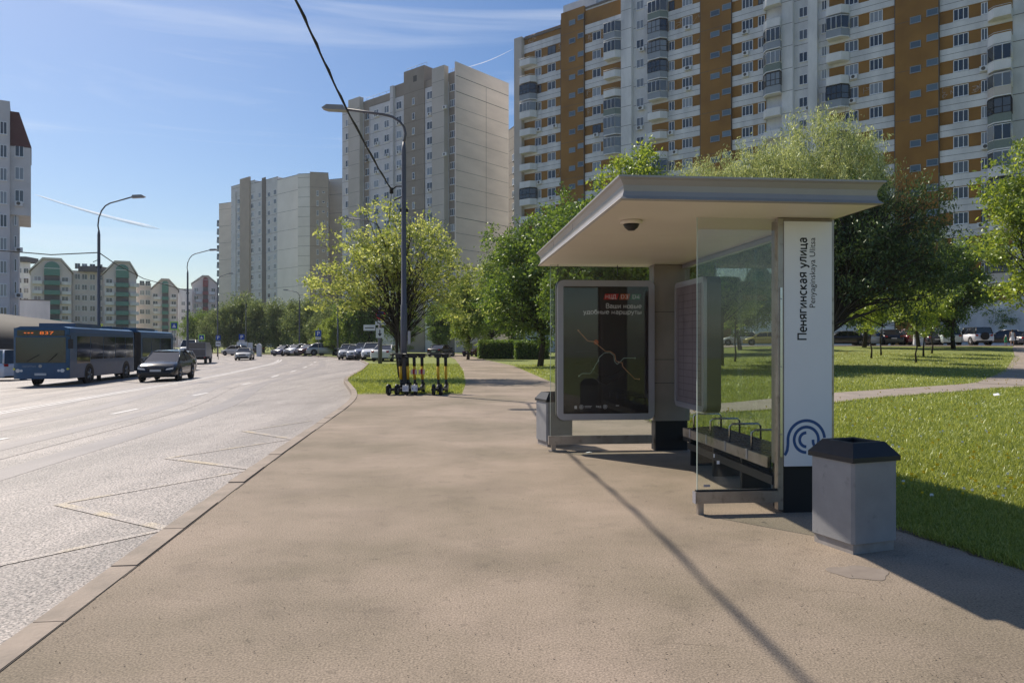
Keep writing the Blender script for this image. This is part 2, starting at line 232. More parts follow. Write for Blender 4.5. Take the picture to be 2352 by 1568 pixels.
SF = {'П': (1.2, [[(.05, 0), (.05, 1.35), (.9, 1.35), (.9, 0)]]), 'е': (1.0, [[(.08, .5), (.78, .5)] + _a(.42, .48, .36, .47, 5, 310, 16)]), 'н': (1.0, [[(.08, 0), (.08, .95)], [(.08, .5), (.7, .5)], [(.7, 0), (.7, .95)]]),
 'я': (.98, [[(.68, 0), (.68, .95), (.35, .95)] + _a(.33, .68, .27, .27, 90, 270, 8) + [(.68, .41)], [(.4, .41), (.05, 0)]]), 'г': (.75, [[(.08, 0), (.08, .95), (.62, .95)]]), 'и': (1.02, [[(.08, .95), (.08, 0), (.1, .05), (.68, .9), (.72, .95), (.72, 0)]]),
 'с': (.9, [_a(.43, .48, .37, .47, 52, 308, 14)]), 'к': (.92, [[(.08, 0), (.08, .95)], [(.68, .95), (.12, .49), (.72, 0)]]), 'а': (.95, [_a(.36, .68, .28, .27, 155, 0, 8) + [(.64, 0)], _a(.36, .28, .28, .28, 20, 380, 14)]), 'у': (.92, [[(.03, .95), (.40, .05)], [(.76, .95), (.28, -.34), (.05, -.38)]]),
 'л': (1.0, [[(.7, 0), (.7, .95), (.27, .95), (.22, .3), (.02, .02)]]), 'ц': (1.02, [[(.08, .95), (.08, .02), (.82, .02), (.82, -.25)], [(.66, .95), (.66, .02)]]), ' ': (.5, []), 'В': (1.05, _b(1.35, .85)), 'в': (.95, _b(.95, .68)), 'ш': (1.3, [[(.08, .95), (.08, .02), (1.02, .02), (1.02, .95)], [(.55, .95), (.55, .02)]]),
 'о': (1.0, [_a(.44, .48, .38, .47, 0, 360, 20)]), 'ы': (1.25, [[(.08, .95), (.08, .02), (.4, .02)] + _a(.4, .28, .25, .26, -90, 90, 8) + [(.08, .54)], [(.95, .95), (.95, 0)]]), 'д': (1.05, [[(.0, -.22), (.0, .02), (.88, .02), (.88, -.22)], [(.15, .05), (.28, .95), (.72, .95), (.72, .05)]]), 'б': (1.0, [_a(.44, .45, .36, .44, 0, 360, 18), [(.10, .6), (.2, 1.15), (.72, 1.35)]]),
 'м': (1.2, [[(.08, 0), (.1, .95), (.5, .25), (.9, .95), (.92, 0)]]), 'р': (1.0, [[(.08, -.38), (.08, .95)], _a(.43, .48, .35, .47, 150, -150, 16)]), 'т': (.85, [[(.02, .95), (.72, .95)], [(.37, .95), (.37, 0)]]), 'М': (1.5, [[(.08, 0), (.1, 1.35), (.6, .4), (1.1, 1.35), (1.12, 0)]]), 'Ц': (1.25, [[(.08, 1.35), (.08, .02), (1.05, .02), (1.05, -.3)], [(.86, 1.35), (.86, .02)]]),
 'Д': (1.3, [[(.0, -.28), (.0, .02), (1.1, .02), (1.1, -.28)], [(.15, .05), (.35, 1.35), (.92, 1.35), (.92, .05)]]), 'D': (1.15, [[(.08, 0), (.08, 1.35), (.4, 1.35)] + _a(.38, .675, .5, .675, 90, -90, 12) + [(.08, 0)]]), '3': (1.0, [_a(.38, 1.02, .32, .33, 150, -80, 10) + _a(.38, .36, .38, .36, 80, -150, 10)]), '4': (1.0, [[(.65, 0), (.65, 1.35), (.05, .38), (.85, .38)]]),
 'Р': (1.0, [[(.08, 0), (.08, 1.35), (.45, 1.35)] + _a(.45, 1.0, .33, .35, 90, -90, 8) + [(.08, .65)]]), 'Ж': (1.4, [[(.6, 0), (.6, 1.35)], [(.05, 1.35), (.55, .7), (.02, 0)], [(1.15, 1.35), (.65, .7), (1.18, 0)]]), 'О': (1.3, [_a(.6, .675, .52, .67, 0, 360, 20)]), 'С': (1.1, [_a(.6, .675, .52, .67, 50, 310, 16)]), 'Г': (.95, [[(.08, 0), (.08, 1.35), (.8, 1.35)]]), 'Т': (1.1, [[(.02, 1.35), (1.0, 1.35)], [(.51, 1.35), (.51, 0)]]), 'А': (1.2, [[(.02, 0), (.55, 1.35), (1.08, 0)], [(.22, .45), (.88, .45)]]), 'Н': (1.2, [[(.08, 0), (.08, 1.35)], [(.08, .68), (.95, .68)], [(.95, 0), (.95, 1.35)]])}
def stroke_text(b, st, fn, m, length, xh, wt):      # fn(u, v, k): k = tiny depth step; pen-stroke letters of weight wt (in x-heights)
    tot = sum(SF[c][0] for c in st) - .2; kx = length / tot; x = 0; dp = 0; hw = wt / 2
    for c in st:
        for pl_ in SF[c][1]:
            dp = (dp + 1) % 6; q = [(x + px_, py_) for px_, py_ in pl_]; n_ = len(q); L_, R_ = [], []
            for i in range(n_):
                a, c2 = q[max(i - 1, 0)], q[min(i + 1, n_ - 1)]; p = q[i]
                d0 = (p[0] - a[0], p[1] - a[1]); d1 = (c2[0] - p[0], c2[1] - p[1])
                if i == 0: d0 = d1
                if i == n_ - 1: d1 = d0
                l0, l1 = math.hypot(*d0) or 1, math.hypot(*d1) or 1; n0 = (-d0[1] / l0, d0[0] / l0); n1 = (-d1[1] / l1, d1[0] / l1); mxn = (n0[0] + n1[0], n0[1] + n1[1]); lm_ = mxn[0] * n0[0] + mxn[1] * n0[1]
                f = hw * min(1 / max(lm_, .35), 1.8); ex = 0
                ox, oy = mxn[0] * f, mxn[1] * f; L_.append((p[0] + ox, p[1] + oy)); R_.append((p[0] - ox, p[1] - oy))
            for i in range(n_ - 1): b.face([fn(u * kx, v * xh, dp) for u, v in (L_[i], R_[i], R_[i + 1], L_[i + 1])], m)
        x += SF[c][0]
# ------------------------------------------------------------------ terrain
CP = np.array([(-1.2, -60), (-2.0, 0), (-2.35, 3.4), (-3.0, 8.7), (-3.45, 13), (-4.05, 18.9), (-4.65, 22.4), (-5.8, 26.8), (-7.15, 31.9), (-8.7, 43), (-11.2, 58), (-15.9, 77), (-22.8, 91), (-33, 108), (-56, 130), (-100, 150), (-300, 190), (-700, 270), (-1500, 900)], float)
_y = np.arange(-60, 900, .5); _x = np.interp(_y, CP[:, 1], CP[:, 0]); _x = np.convolve(np.pad(_x, 4, 'edge'), np.ones(9) / 9, 'valid')
def xc(y): return np.interp(y, _y, _x)
def sd(x, y):
    g = (xc(y + .5) - xc(y - .5)); return (xc(y) - x) / np.sqrt(1 + g * g)
def ss(t): t = np.clip(t, 0, 1); return t * t * (3 - 2 * t)
def hill(x, y): return 1.35 * ss((y - 27) / 48) * ss((x - 1) / 24)
def T(x, y):
    s = sd(x, y); return np.where(s > 0, -.11 - .03 * np.clip(s, 0, 26), hill(x, y))
def P(px, py, Y): return Vector(((px - CX) / F * Y, Y, HC + (HY - py) / F * Y))
_ys = np.concatenate([np.arange(2, 60, .02), np.arange(60, 600, .1)])
def G(px, py):
    X = (px - CX) / F * _ys; Z = HC + (HY - py) / F * _ys; k = np.argmax(Z <= T(X, _ys))
    return Vector((X[k], _ys[k], float(T(X[k], _ys[k]))))
def GY(px, Y):
    X = (px - CX) / F * Y; return Vector((X, Y, float(T(X, Y))))
ys = np.concatenate([np.arange(-60, 0, 5), np.arange(0, 30, .5), np.arange(30, 130, 1.5), np.arange(130, 300, 8), [340, 400, 500, 700]])
us = np.concatenate([[.0, .5, 1, 2], np.arange(4, 80, 2.5), [90, 110, 140, 200, 300, 500]])
b = MB(); b.grid([[(xc(y) - u, y, float(T(xc(y) - u - 1e-4, y))) for u in us] for y in ys], M['road']); struct('road', b)
b = MB(); b.grid([[(xc(y) + u, y, float(hill(xc(y) + u, y)) - .025) for u in us] for y in ys], M['lawn']); struct('lawn', b)
RE = ([-60, 4, 5, 6, 11, 20, 30, 51, 73, 102, 120], [6.2, 3.75, 3.42, 3.15, 2.85, 2.4, 1.5, .12, -2.8, -6.3, -9]); LE = ([22.2, 28.3, 42.5, 73, 102, 120], [-1.5, -1.76, -2.8, -5.6, -9.2, -12.5])
def re(y): return np.interp(y, *RE)
def le(y): return np.interp(y, *LE)
b = MB()
b.grid([[(xc(y) + (re(y) - xc(y)) * k / 12, y, 0) for k in range(13)] for y in np.concatenate([[-60, -30, -10], np.arange(0, 22.3, .6)])], M['walk'])
yt = float(np.concatenate([[-60, -30, -10], np.arange(0, 22.3, .6)])[-1])
b.grid([[(le(y) + (re(y) - le(y)) * k / 6, y, 0) for k in range(7)] for y in np.concatenate([[yt], np.arange(23, 120, 1.5)])], M['walk']); struct('pavement', b)
PC = np.array([(2.0, 15.6), (6.15, 18.2), (9.3, 21.2), (13.2, 24.0), (18.2, 27.4), (26, 37), (35.5, 50), (45, 64), (50, 71)])
PD = [(18.2, 27.4), (26, 32), (38, 38), (60, 46)]
def strip(b, pts, wd, m, dz=.012, w2=None):
    pts = np.array(pts, float); L = np.concatenate([[0], np.cumsum(np.hypot(*np.diff(pts, axis=0).T))]); n = max(2, int(L[-1] / .8)); t = np.linspace(0, L[-1], n)
    x = np.interp(t, L, pts[:, 0]); y = np.interp(t, L, pts[:, 1])
    for _ in range(2): x[1:-1] = (x[:-2] + x[1:-1] + x[2:]) / 3; y[1:-1] = (y[:-2] + y[1:-1] + y[2:]) / 3
    dx = np.gradient(x); dy = np.gradient(y); l = np.hypot(dx, dy); rows = []
    for i in range(n):
        ww = wd if w2 is None else wd + (w2 - wd) * i / (n - 1); r = []
        for k in np.linspace(-.5, .5, 5):
            X = x[i] - dy[i] / l[i] * ww * k; Y = y[i] + dx[i] / l[i] * ww * k; r.append((X, Y, float(T(X, Y)) + dz))
        rows.append(r)
    b.grid(rows, m)
b = MB(); strip(b, PC, 1.7, M['path'], .004, 3.0); struct('footpath', b)
b = MB(); strip(b, PD, 2.0, M['path'], .014); struct('footpath_branch', b)
b = MB(); b.grid([[(x, y, float(hill(x, y)) + .02) for x in np.arange(14, 75, 3)] for y in np.arange(70, 91, 3)], M['path']); struct('car_park', b)
# kerb stones
b = MB(); y = -5.0
while y < 112:
    l = 1.0 if y < 60 else 3.0; y1 = y + l - .012
    a = [(xc(y), y), (xc(y1), y1)]; g = (a[1][0] - a[0][0]) / l; nx, ny = -1 / math.hypot(1, g), g / math.hypot(1, g); dz = random.Random(int(y * 7)).uniform(-.006, .006)
    q = [(a[0][0] + .012, a[0][1]), (a[1][0] + .012, a[1][1]), (a[1][0] + nx * .17, a[1][1] + ny * .17), (a[0][0] + nx * .17, a[0][1] + ny * .17)]
    zt = .012 + dz; zb = -.3; q2 = [(q[0][0], q[0][1]), (q[1][0], q[1][1]), (q[2][0] + .02, q[2][1]), (q[3][0] + .02, q[3][1])]
    b.face([(u[0], u[1], zt) for u in q2], M['kerb'])
    for i, j in ((0, 1), (1, 2), (2, 3), (3, 0)): b.face([(q[i][0], q[i][1], zb), (q[j][0], q[j][1], zb), (q2[j][0], q2[j][1], zt), (q2[i][0], q2[i][1], zt)], M['kerb'])
    y += l
struct('kerb', b)
# island kerb + pavement edge
b = MB(); strip(b, [(-4.5, 22.28), (-3, 22.3), (-1.5, 22.35)], .1, M['kerb'], .014); struct('pavement_edge', b)
# road markings
def gp(l): return [tuple(G(x, y))[:2] for x, y in l]
b = MB()
dl = gp([(-300, 1003), (0, 948), (160, 921), (330, 892), (420, 877), (499, 863), (560, 850), (624, 835.7), (641, 829), (643, 826.5)])
for o in (-.16, .16):
    a = np.array(dl); d = np.gradient(a, axis=0); l = np.hypot(*d.T); strip(b, np.c_[a[:, 0] - d[:, 1] / l * o, a[:, 1] + d[:, 0] / l * o], .13, M['line'], .006)
for q in ([(-60, 1020), (18, 1006)], [(257, 951), (318, 938.5)], [(443, 908.5), (478, 902)], [(555, 883.5), (577, 879)], [(624, 866), (640, 861.5)], [(667, 854), (680, 850.5)], [(696, 845), (705, 842)], [(712, 838), (718, 836)], [(721, 832.6), (725, 831)]): strip(b, gp(q), .15, M['line'], .006)
struct('road_marking', b)
b = MB(); z = gp([(-60, 1312), (0, 1298), (384, 1215), (135, 1158), (581, 1078), (384, 1052), (672, 1008), (560, 990), (715, 966)])
for i in range(len(z) - 1):
    strip(b, [z[i], z[i + 1]], .085 if i % 2 else .11, M['yline'], .005 if i % 2 else .0065)
struct('bus_stop_marking', b)
def along(s_, y0, y1, wd, name, m, dz=.003):
    b = MB(); yy = np.arange(y0, y1, .6 if y1 < 60 else 1.2); rows = []
    for y in yy:
        g_ = float(xc(y + .5) - xc(y - .5)); l_ = math.hypot(1, g_); nx, ny = -1 / l_, g_ / l_; c0 = (float(xc(y)) + nx * s_, y + ny * s_)
        rows.append([(c0[0] + nx * k, c0[1] + ny * k, float(T(c0[0] + nx * k, c0[1] + ny * k)) + dz) for k in (-wd / 2, 0, wd / 2)])
    b.grid(rows, m); return b.build(name, kind='structure')
for s_, wd in ((3.6, .55), (5.3, .5), (7.2, .55), (8.9, .5), (10.8, .5), (12.4, .5), (14.6, .5), (16.2, .5)): along(s_, 2, 110, wd, 'tyre_track', M['track'])
along(4.45, 2, 95, .02, 'road_joint', M['joint'], .0045)
b = MB()
for px, py, r in ((470, 838, .35),): g = G(px, py); b.tube([(g.x, g.y, g.z - .02), (g.x, g.y, g.z + .008)], r, M['dgrey'], 20)
struct('manhole_cover', b)
# pavement cracks, patch and crumbs
rnd = random.Random(3); b = MB()
def crack(x, y, a, n, w):
    for i in range(n):
        x2 = x + math.cos(a) * .12; y2 = y + math.sin(a) * .12; a += rnd.uniform(-.5, .5); ww = w * rnd.uniform(.4, 1)
        b.face([(x, y, .003), (x2, y2, .003), (x2 + ww, y2 + ww, .003), (x + ww, y + ww, .003)], M['crack']); x, y = x2, y2
for (px, py, a, n, w) in ((1500, 1480, .1, 3, .002), (1850, 1360, .3, 3, .002), (1560, 1120, .2, 4, .002)):
    g = G(px, py); crack(g.x, g.y, a, n, w)
yy = 3.2
while yy < 21.5: l = rnd.uniform(.3, 1.6); ww = rnd.uniform(.002, .011); b.face([(xc(yy) + .014, yy, .0045), (xc(yy) + .016 + ww, yy, .0045), (xc(yy + l) + .016 + ww * .6, yy + l, .0045), (xc(yy + l) + .014, yy + l, .0045)], M['crack']); yy += l + rnd.uniform(0, .5)
struct('pavement_crack', b)
b = MB(); g = G(1975, 1315); b.face([(g.x + (.19 + .03 * math.sin(a * 3)) * math.cos(a), g.y + (.15 + .02 * math.cos(a * 5)) * math.sin(a), .0022) for a in np.linspace(0, 6.2, 60)], M['wpatch']); struct('pavement_patch', b)
b = MB(); yy_ = np.arange(2.5, 24, .12); rn = random.Random(8); b.grid([[(float(re(y)) - rn.uniform(.02, .10), y, .0035), (float(re(y)) + .05, y, .004)] for y in yy_], M['soil']); struct('soil_edge', b)
rg = np.random.default_rng(5)
def shards(name, pts, size, m, label=None):
    n = len(pts); u = rg.normal(size=(n, 3)); u[:, 2] *= .3; u /= np.linalg.norm(u, axis=1)[:, None]; v = np.cross(u, [0, 0, 1]); s = size * rg.uniform(.4, 1.2, (n, 1))
    c = np.array(pts); vv = np.stack([c - u * s, c + v * s * .6, c + u * s, c - v * s * .6], 1).reshape(-1, 3); return vv
def qmesh(name, vv, mat, parent=None, **k):
    n = len(vv) // 4; me = bpy.data.meshes.new(name); me.vertices.add(n * 4); me.vertices.foreach_set('co', vv.astype(np.float32).ravel())
    me.loops.add(n * 4); me.loops.foreach_set('vertex_index', np.arange(n * 4, dtype=np.int32)); me.polygons.add(n); me.polygons.foreach_set('loop_start', np.arange(0, n * 4, 4, dtype=np.int32))
    me.materials.append(mat); me.update(calc_edges=True); me.validate(); return obj(name, me, parent, **k)
y_ = 2.8 + 14 * rg.random(5200) ** 1.6; x_ = xc(y_) + (re(y_) - xc(y_)) * (rg.random(5200) ** np.where(rg.random(5200) < .3, .25, 1))
qmesh('ground_crumbs', shards('c', np.c_[x_, y_, np.full(5200, .006)], .0062, M['dust']), M['dust'], kind='stuff', label='dark crumbs of dry leaves scattered on the pavement')
# ------------------------------------------------------------------ haze-free sky streaks
b = MB()
def trail(px0, py0, px1, py1, w0, w1, Y=9000, n=40):
    rows = []
    for i in range(n + 1):
        t = i / n; wv = w0 + (w1 - w0) * t; wv *= math.sin(min(1, (1 - t) * 8) * 1.57) * math.sin(min(1, t * 8) * 1.57) + .02
        c = P(px0 + (px1 - px0) * t, py0 + (py1 - py0) * t + 5 * math.sin(t * 3.14), Y); rows.append([c + Vector((0, 0, wv)), c + Vector((0, wv * 1.5, 0)), c - Vector((0, 0, wv))])
    b.grid(rows, tm)
tm = bpy.data.materials.new('thin ice cloud'); tm.use_nodes = True; n = tm.node_tree; n.nodes.clear()
o_ = n.nodes.new('ShaderNodeOutputMaterial'); a_ = n.nodes.new('ShaderNodeBsdfTransparent'); e_ = n.nodes.new('ShaderNodeBsdfDiffuse'); e_.inputs[0].default_value = (.9, .9, .9, 1)
e2 = n.nodes.new('ShaderNodeBsdfTranslucent'); e2.inputs[0].default_value = (.95, .95, .95, 1); ms = n.nodes.new('ShaderNodeMixShader'); ms.inputs[0].default_value = .7
n.links.new(e_.outputs[0], ms.inputs[1]); n.links.new(e2.outputs[0], ms.inputs[2])
q_ = n.nodes.new('ShaderNodeTexNoise'); q_.inputs['Scale'].default_value = .004; q_.inputs['Detail'].default_value = 6; t_ = n.nodes.new('ShaderNodeTexCoord'); n.links.new(t_.outputs['Object'], q_.inputs['Vector'])
r_ = n.nodes.new('ShaderNodeMapRange'); r_.inputs[1].default_value = .3; r_.inputs[2].default_value = .7; r_.inputs[3].default_value = .25; r_.inputs[4].default_value = .8; n.links.new(q_.outputs[0], r_.inputs[0])
m_ = n.nodes.new('ShaderNodeMixShader'); n.links.new(r_.outputs[0], m_.inputs[0]); n.links.new(a_.outputs[0], m_.inputs[1]); n.links.new(ms.outputs[0], m_.inputs[2]); n.links.new(m_.outputs[0], o_.inputs[0])
trail(78, 446, 368, 526, 9, 24); struct('contrail', b)
b = MB(); trail(1065, 157, 1180, 112, 5, 3); struct('contrail_fragment', b)
# ------------------------------------------------------------------ apartment blocks
class Line:
    def __init__(s, x, y, dx, dy): l = math.hypot(dx, dy); s.x, s.y, s.dx, s.dy = x, y, dx / l, dy / l; s.rz = math.atan2(dy, dx)
    def t(s, px): k = (px - CX) / F; return (k * s.y - s.x) / (s.dx - k * s.dy)
    def Y(s, px): return s.y + s.t(px) * s.dy
    def z(s, px, py): return HC + (HY - py) / F * s.Y(px)
_wc = {}
def winmesh(w, h, sash, fm, pmx):
    k = (round(w, 2), round(h, 2), sash, fm.name, pmx.name)
    if k not in _wc:
        a = MB(); t = .075
        a.box(0, w, -.07, -.005, 0, t, fm); a.box(0, w, -.07, -.005, h - t, h, fm)
        for x in [0] + [w * i / sash for i in range(1, sash)] + [w]: x0 = min(max(x - t / 2, 0), w - t); a.box(x0, x0 + t, -.068, -.006, t, h - t, fm)
        a.box(-.04, w + .04, -.13, -.004, -.05, -.001, fm)
        p = MB(); p.box(t * .5, w - t * .5, -.045, -.012, t * .5, h - t * .5, pmx); _wc[k] = (a.mesh('window'), p.mesh('pane'), a, p)
    return _wc[k]
def windows(root, lst, line, name='window', cap=95):   # lst: (x, y, z, w, h, sash, framemat, panemat); the largest-looking first
    lst = sorted(lst, key=lambda q: -q[3] * q[4] / (line.y + q[0] * line.dy) - (1 if q[2] < 80 else 0))
    for q in lst[:cap]:
        a, p, _, _ = winmesh(*q[3:]); o = obj(name, a, root, loc=(q[0], q[1], q[2])); obj('pane', p, o)
    if lst[cap:]:
        b = MB()
        for q in lst[cap:]:
            _, _, A, Q = winmesh(*q[3:])
            for g in (A, Q):
                base = len(b.v); b.v += [(v[0] + q[0], v[1] + q[1], v[2] + q[2]) for v in g.v]; b.f += [tuple(base + i for i in f) for f in g.f]; b.m += [b.mi(g.mats[i]) for i in g.m]; b.sm += g.sm
        b.build(name, root, kind='stuff')
rb = random.Random(11)
# --- the long ochre block
K = 1.09; h = 2.8 * K; L = Line(6.45 * K, 116.7 * K, .772, -.636)
root = thing('apartment_block', 'tall white and ochre panel apartment block with stacked balconies behind the bus shelter', 'apartment building', (L.x, L.y, 0), L.rz)
t = L.t; x0, x1 = t(1191), t(2352) + 16
secs = [(1205, 1432, .56), (1498, 1760, .88), (1881, 2058, .70), (2159, 2400, .94)]
def zk(k): return HC + h * k
part('wall', lambda b: (b.box(x0, t(1345), 0, 13, 0, zk(17.6), M['conc']), b.box(t(1345) , x1, .02, 13, 0, zk(18.2), M['conc']), b.box(x0 - .3, t(1205), -.9, .0 - .01, 0, zk(17.75), M['tan'])), root)
def stair(b):
    for a, c, k in ((1292, 1345, 18.35), (1612, 1683, 18.8), (2058, 2159, 18.8)): b.box(t(a), t(c), -.45, -.003, 0, zk(k), M['orange'])
part('stair_tower', stair, root)
part('lift_house', lambda b: (b.box(t(1286), t(1362), 1, 6, zk(17.6) + .01, zk(19.0), M['white']), b.box(t(1362) + .01, t(1432), 2, 7, zk(18.2) + .01, zk(18.7), M['dgrey'])), root)
part('roof_edge', lambda b: (b.box(x0 - .4, t(1291.8), -.3, 13.2, zk(17.6), zk(17.72), M['dgrey']), b.box(t(1345.3), x1, -.12, 13.2, zk(18.2), zk(18.3), M['dgrey'])), root)
for a, c, fr in [(1205, 1292, .56), (1345, 1432, .56), (1498, 1612, .88), (1683, 1760, .88), (1881, 2058, .70), (2159, 2326, .94)]:
    p, q = t(a) + .004, t(c) - .004
    def infill(b):
        for n_ in range(1, 18): z = zk(n_ + fr); b.box(p, q, -.06, -.002, z - .27 * h, z + .25 * h, M['orange'])
        b.box(p, q, -.058, -.001, zk(17 + fr) - .7 * h, zk(17.55) if a == 1205 else zk(18.1), M['orange'])
    def bands(b):
        for n_ in range(1, 17):
            z = zk(n_ + fr); b.box(p, q, -.2, -.062, z + .25 * h + .002, z + .73 * h - .002, M['conc'])
            b.box(p + .05, q - .05, -.206, -.19, z + .49 * h, z + .505 * h, M['seam'])
    part('infill_panel', infill, root); part('spandrel_band', bands, root)
def whitebays(b):
    for a, c in ((1432, 1456), (1800, 1825), (1860, 1881)): b.box(t(a), t(c), -.8, -.004, 0, zk(18.25), M['conc'])
    for a, c in ((1456, 1498), (1825, 1860), (1881, 1905)):
        b.box(t(a) + .004, t(c) - .004, -.1, -.005, 0, zk(18.2), M['conc'])
    for a, c, y in ((1432, 1456, -.8), (1456, 1498, -.1), (1800, 1825, -.8), (1825, 1860, -.1), (1881, 1905, -.1)):
        for n_ in range(1, 18): b.box(t(a) + .01, t(c) - .01, y - .008, y + .01, zk(n_ + .3), zk(n_ + .3) + .06, M['seam'])
    for n_ in range(1, 18): b.box(t(2326), x1, -.012, .01, zk(n_ + .4), zk(n_ + .4) + .06, M['seam'])
    for a in (1292, 1345, 1612, 1683, 2058, 2159):
        b.box(t(a) - .09, t(a) + .0, -.46, -.2, 0, zk(18), M['seam'])
    for n_ in range(1, 18, 2):
        for a, c in ((1292, 1345), (1612, 1683), (2058, 2159)): b.box(t(a) + .01, t(c) - .01, -.456, -.44, zk(n_ + .1), zk(n_ + .1) + .05, M['seam'])
part('side_bay', whitebays, root)
wl = []
def vis(px, z): return z < HC + (HY + 60) / F * L.Y(px)
for (a, c, fr, sash) in ((1259, 1277, .56, 2), (1362, 1381, .56, 2), (1568, 1591, .88, 3), (1705, 1730, .88, 3), (1941, 1972, .70, 3), (1998, 2028, .70, 3), (2190, 2225, .94, 3), (1230, 1244, .56, 2), (1537, 1550, .88, 2), (1742, 1757, .88, 2), (2254, 2269, .94, 2)):
    for n_ in range(1, 18):
        z = zk(n_ + fr) - .24 * h
        if vis(a, z) and n_ + fr < 17: wl.append((t(a), -.064, z, t(c) - t(a), .46 * h, sash, M['dframe'] if rb.random() < .06 else M['wframe'], M['pane']))
for (a, c, fr) in ((1463, 1480, .45), (1836, 1856, .75), (1888, 1900, .8)):
    for n_ in range(1, 18):
        z = zk(n_ + fr) - .24 * h
        if vis(a, z): wl.append((t(a), -.105, z, t(c) - t(a), .44 * h, 2, M['wframe'], M['pane']))
windows(root, wl, L)
wl = []
for (a, c, fr) in ((1311, 1325, .64), (1331, 1344, .78), (1635, 1656, .8), (1662, 1682, .94), (2092, 2117, .1), (2130, 2157, .24)):
    for n_ in range(2, 18):
        z = zk(n_ + fr)
        if vis(a, z): wl.append((t(a), -.452, z - .13 * h, t(c) - t(a), .27 * h, 1, M['bluec'], M['paneb']))
windows(root, wl, L, 'stair_window')
# balconies: parapet box, glazing, soffit
def balcony(root, xa, xb, z0, style, flip):
    w_ = xb - xa; d = 1.25; pmt = M['conc'] if style in (0, 3) else M[rb.choice(['bluec', 'bluec', 'white', 'conc', 'tan', 'bluec', 'mansl'])]
    o = (lambda x: x) if not flip else (lambda x: w_ - x); lo = .45
    pl = [(0, 0), (0, -d), (w_ - .7, -d), (w_, -d * .35), (w_, 0)]; pl = [(o(x), y) for x, y in pl]
    if flip: pl = pl[::-1]
    b = MB(); b.prism([(x, y) for x, y in pl], 0, .14, M['conc'], 'z'); pz = .36 * h
    for i in range(4):
        (ax, ay), (bx, by) = pl[i], pl[i + 1]; nx, ny = (by - ay), -(bx - ax); l = math.hypot(nx, ny); nx, ny = nx / l * .05, ny / l * .05
        b.face([(ax, ay, .142), (bx, by, .142), (bx, by, pz), (ax, ay, pz)], pmt); b.face([(bx - nx, by - ny, .142), (ax - nx, ay - ny, .142), (ax - nx, ay - ny, pz), (bx - nx, by - ny, pz)], pmt); b.face([(ax, ay, pz), (bx, by, pz), (bx - nx, by - ny, pz), (ax - nx, ay - ny, pz)], pmt)
    ob = b.build('balcony', root, loc=(xa, -.21, z0))
    if style in (1, 2):
        fm = M['wframe'] if style == 1 else M['dframe']; g = MB(); q = MB(); top = h * rb.choice([.95, .95, .88, .92])
        for i in range(4):
            (ax, ay), (bx, by) = pl[i], pl[i + 1]; l = math.hypot(bx - ax, by - ay); n_ = max(1, round(l / .75))
            for j in range(n_ + 1): u = j / n_; g.tube([(ax + (bx - ax) * u, ay + (by - ay) * u, pz), (ax + (bx - ax) * u, ay + (by - ay) * u, top)], .045, fm, 4)
            for zz in (pz + .04, top - .04) + ((pz + .25 * h,) if style == 2 else ()): g.tube([(ax, ay, zz), (bx, by, zz)], .045, fm, 4)
            q.face([(ax, ay, pz), (bx, by, pz), (bx, by, top), (ax, ay, top)], M['pane'])
        g.prism([(x * 1.0, y) for x, y in pl], top, top + .06, pmt if style == 1 else M['dframe'], 'z'); g.build('glazing_frame', ob); q.build('glazing', ob)
    elif style == 3:
        g = MB(); g.tube([(x, y, pz + .18) for x, y in pl], .03, M['white'], 5); g.build('railing', ob)
for (a, c, fr, flip) in ((1205, 1236, .56, 0), (1397, 1432, .56, 0), (1498, 1536, .88, 0), (1757, 1800, .88, 1), (1905, 1953, .70, 0), (2270, 2326, .94, 1)):
    for n_ in range(2, 18):
        z = zk(n_ + fr) - .62 * h
        if vis(a, z) and n_ + fr < 17.2: balcony(root, t(a), t(c) - .02, z, rb.choice([0, 0, 1, 1, 1, 2, 2, 3]), flip)
acm = MB(); acm.box(0, .85, -.38, -.02, 0, .6, M['white']); acm.tube([(.38, -.37, .3), (.38, -.395, .3)], .22, M['seam'], 12); acm = acm.mesh('air_conditioner')
for i in range(46):
    a, fr = rb.choice([(1268, .56), (1372, .56), (1236, .56), (1575, .88), (1543, .88), (1540, .88), (1466, .45), (1470, .45), (1712, .88), (1960, .7), (1842, .75), (2200, .94), (2256, .94)]); n_ = rb.randint(4, 16); z = zk(n_ + fr) - .46 * h
    if vis(a, z): obj('air_conditioner', acm, root, loc=(t(a) + rb.uniform(-.5, .6), -.21, z))
for (a, fr, n_, num) in ((1246, .56, 16, 7), (1277, .56, 16, 7), (1215, .56, 17, 14), (1350, .56, 16, 7), (1383, .56, 16, 8), (1551, .88, 15, 7), (1592, .88, 15, 8), (1592, .88, 14, 5), (2165, .94, 9, 9), (2228, .94, 9, 6), (1278, .56, 9, 5), (1350, .56, 12, 4), (1348, .56, 13, 4), (1980, .7, 10, 3)):
    x_, z_ = t(a), zk(n_ + fr) - .2 * h; b = MB(); u, v = x_ + .2, z_ + .1
    for i in range(num * 3):                         # one wandering line of sealant
        an = rb.choice([0, 1.57, 3.1, -1.57, .8, 2.2, -.8]); u2 = min(max(u + math.cos(an) * .45, x_), x_ + 1.6); v2 = min(max(v + math.sin(an) * .45, z_), z_ + .42 * h); b.tube([(u, -.075, v), (u2, -.075, v2)], .035, M['patch'], 3); u, v = u2, v2
    b.build('joint_repair', root)
b = MB(); u, v = t(1640), zk(17.1)
for i in range(90):
    an = rb.choice([0, 1.57, 3.1, -1.57, .8, 2.2, -.8]); u2 = min(max(u + math.cos(an) * .7, t(1612) + .2), t(1683) - .2); v2 = min(max(v + math.sin(an) * .7, zk(16.4)), zk(17.9)); b.tube([(u, -.47, v), (u2, -.47, v2)], .04, M['patch'], 3); u, v = u2, v2
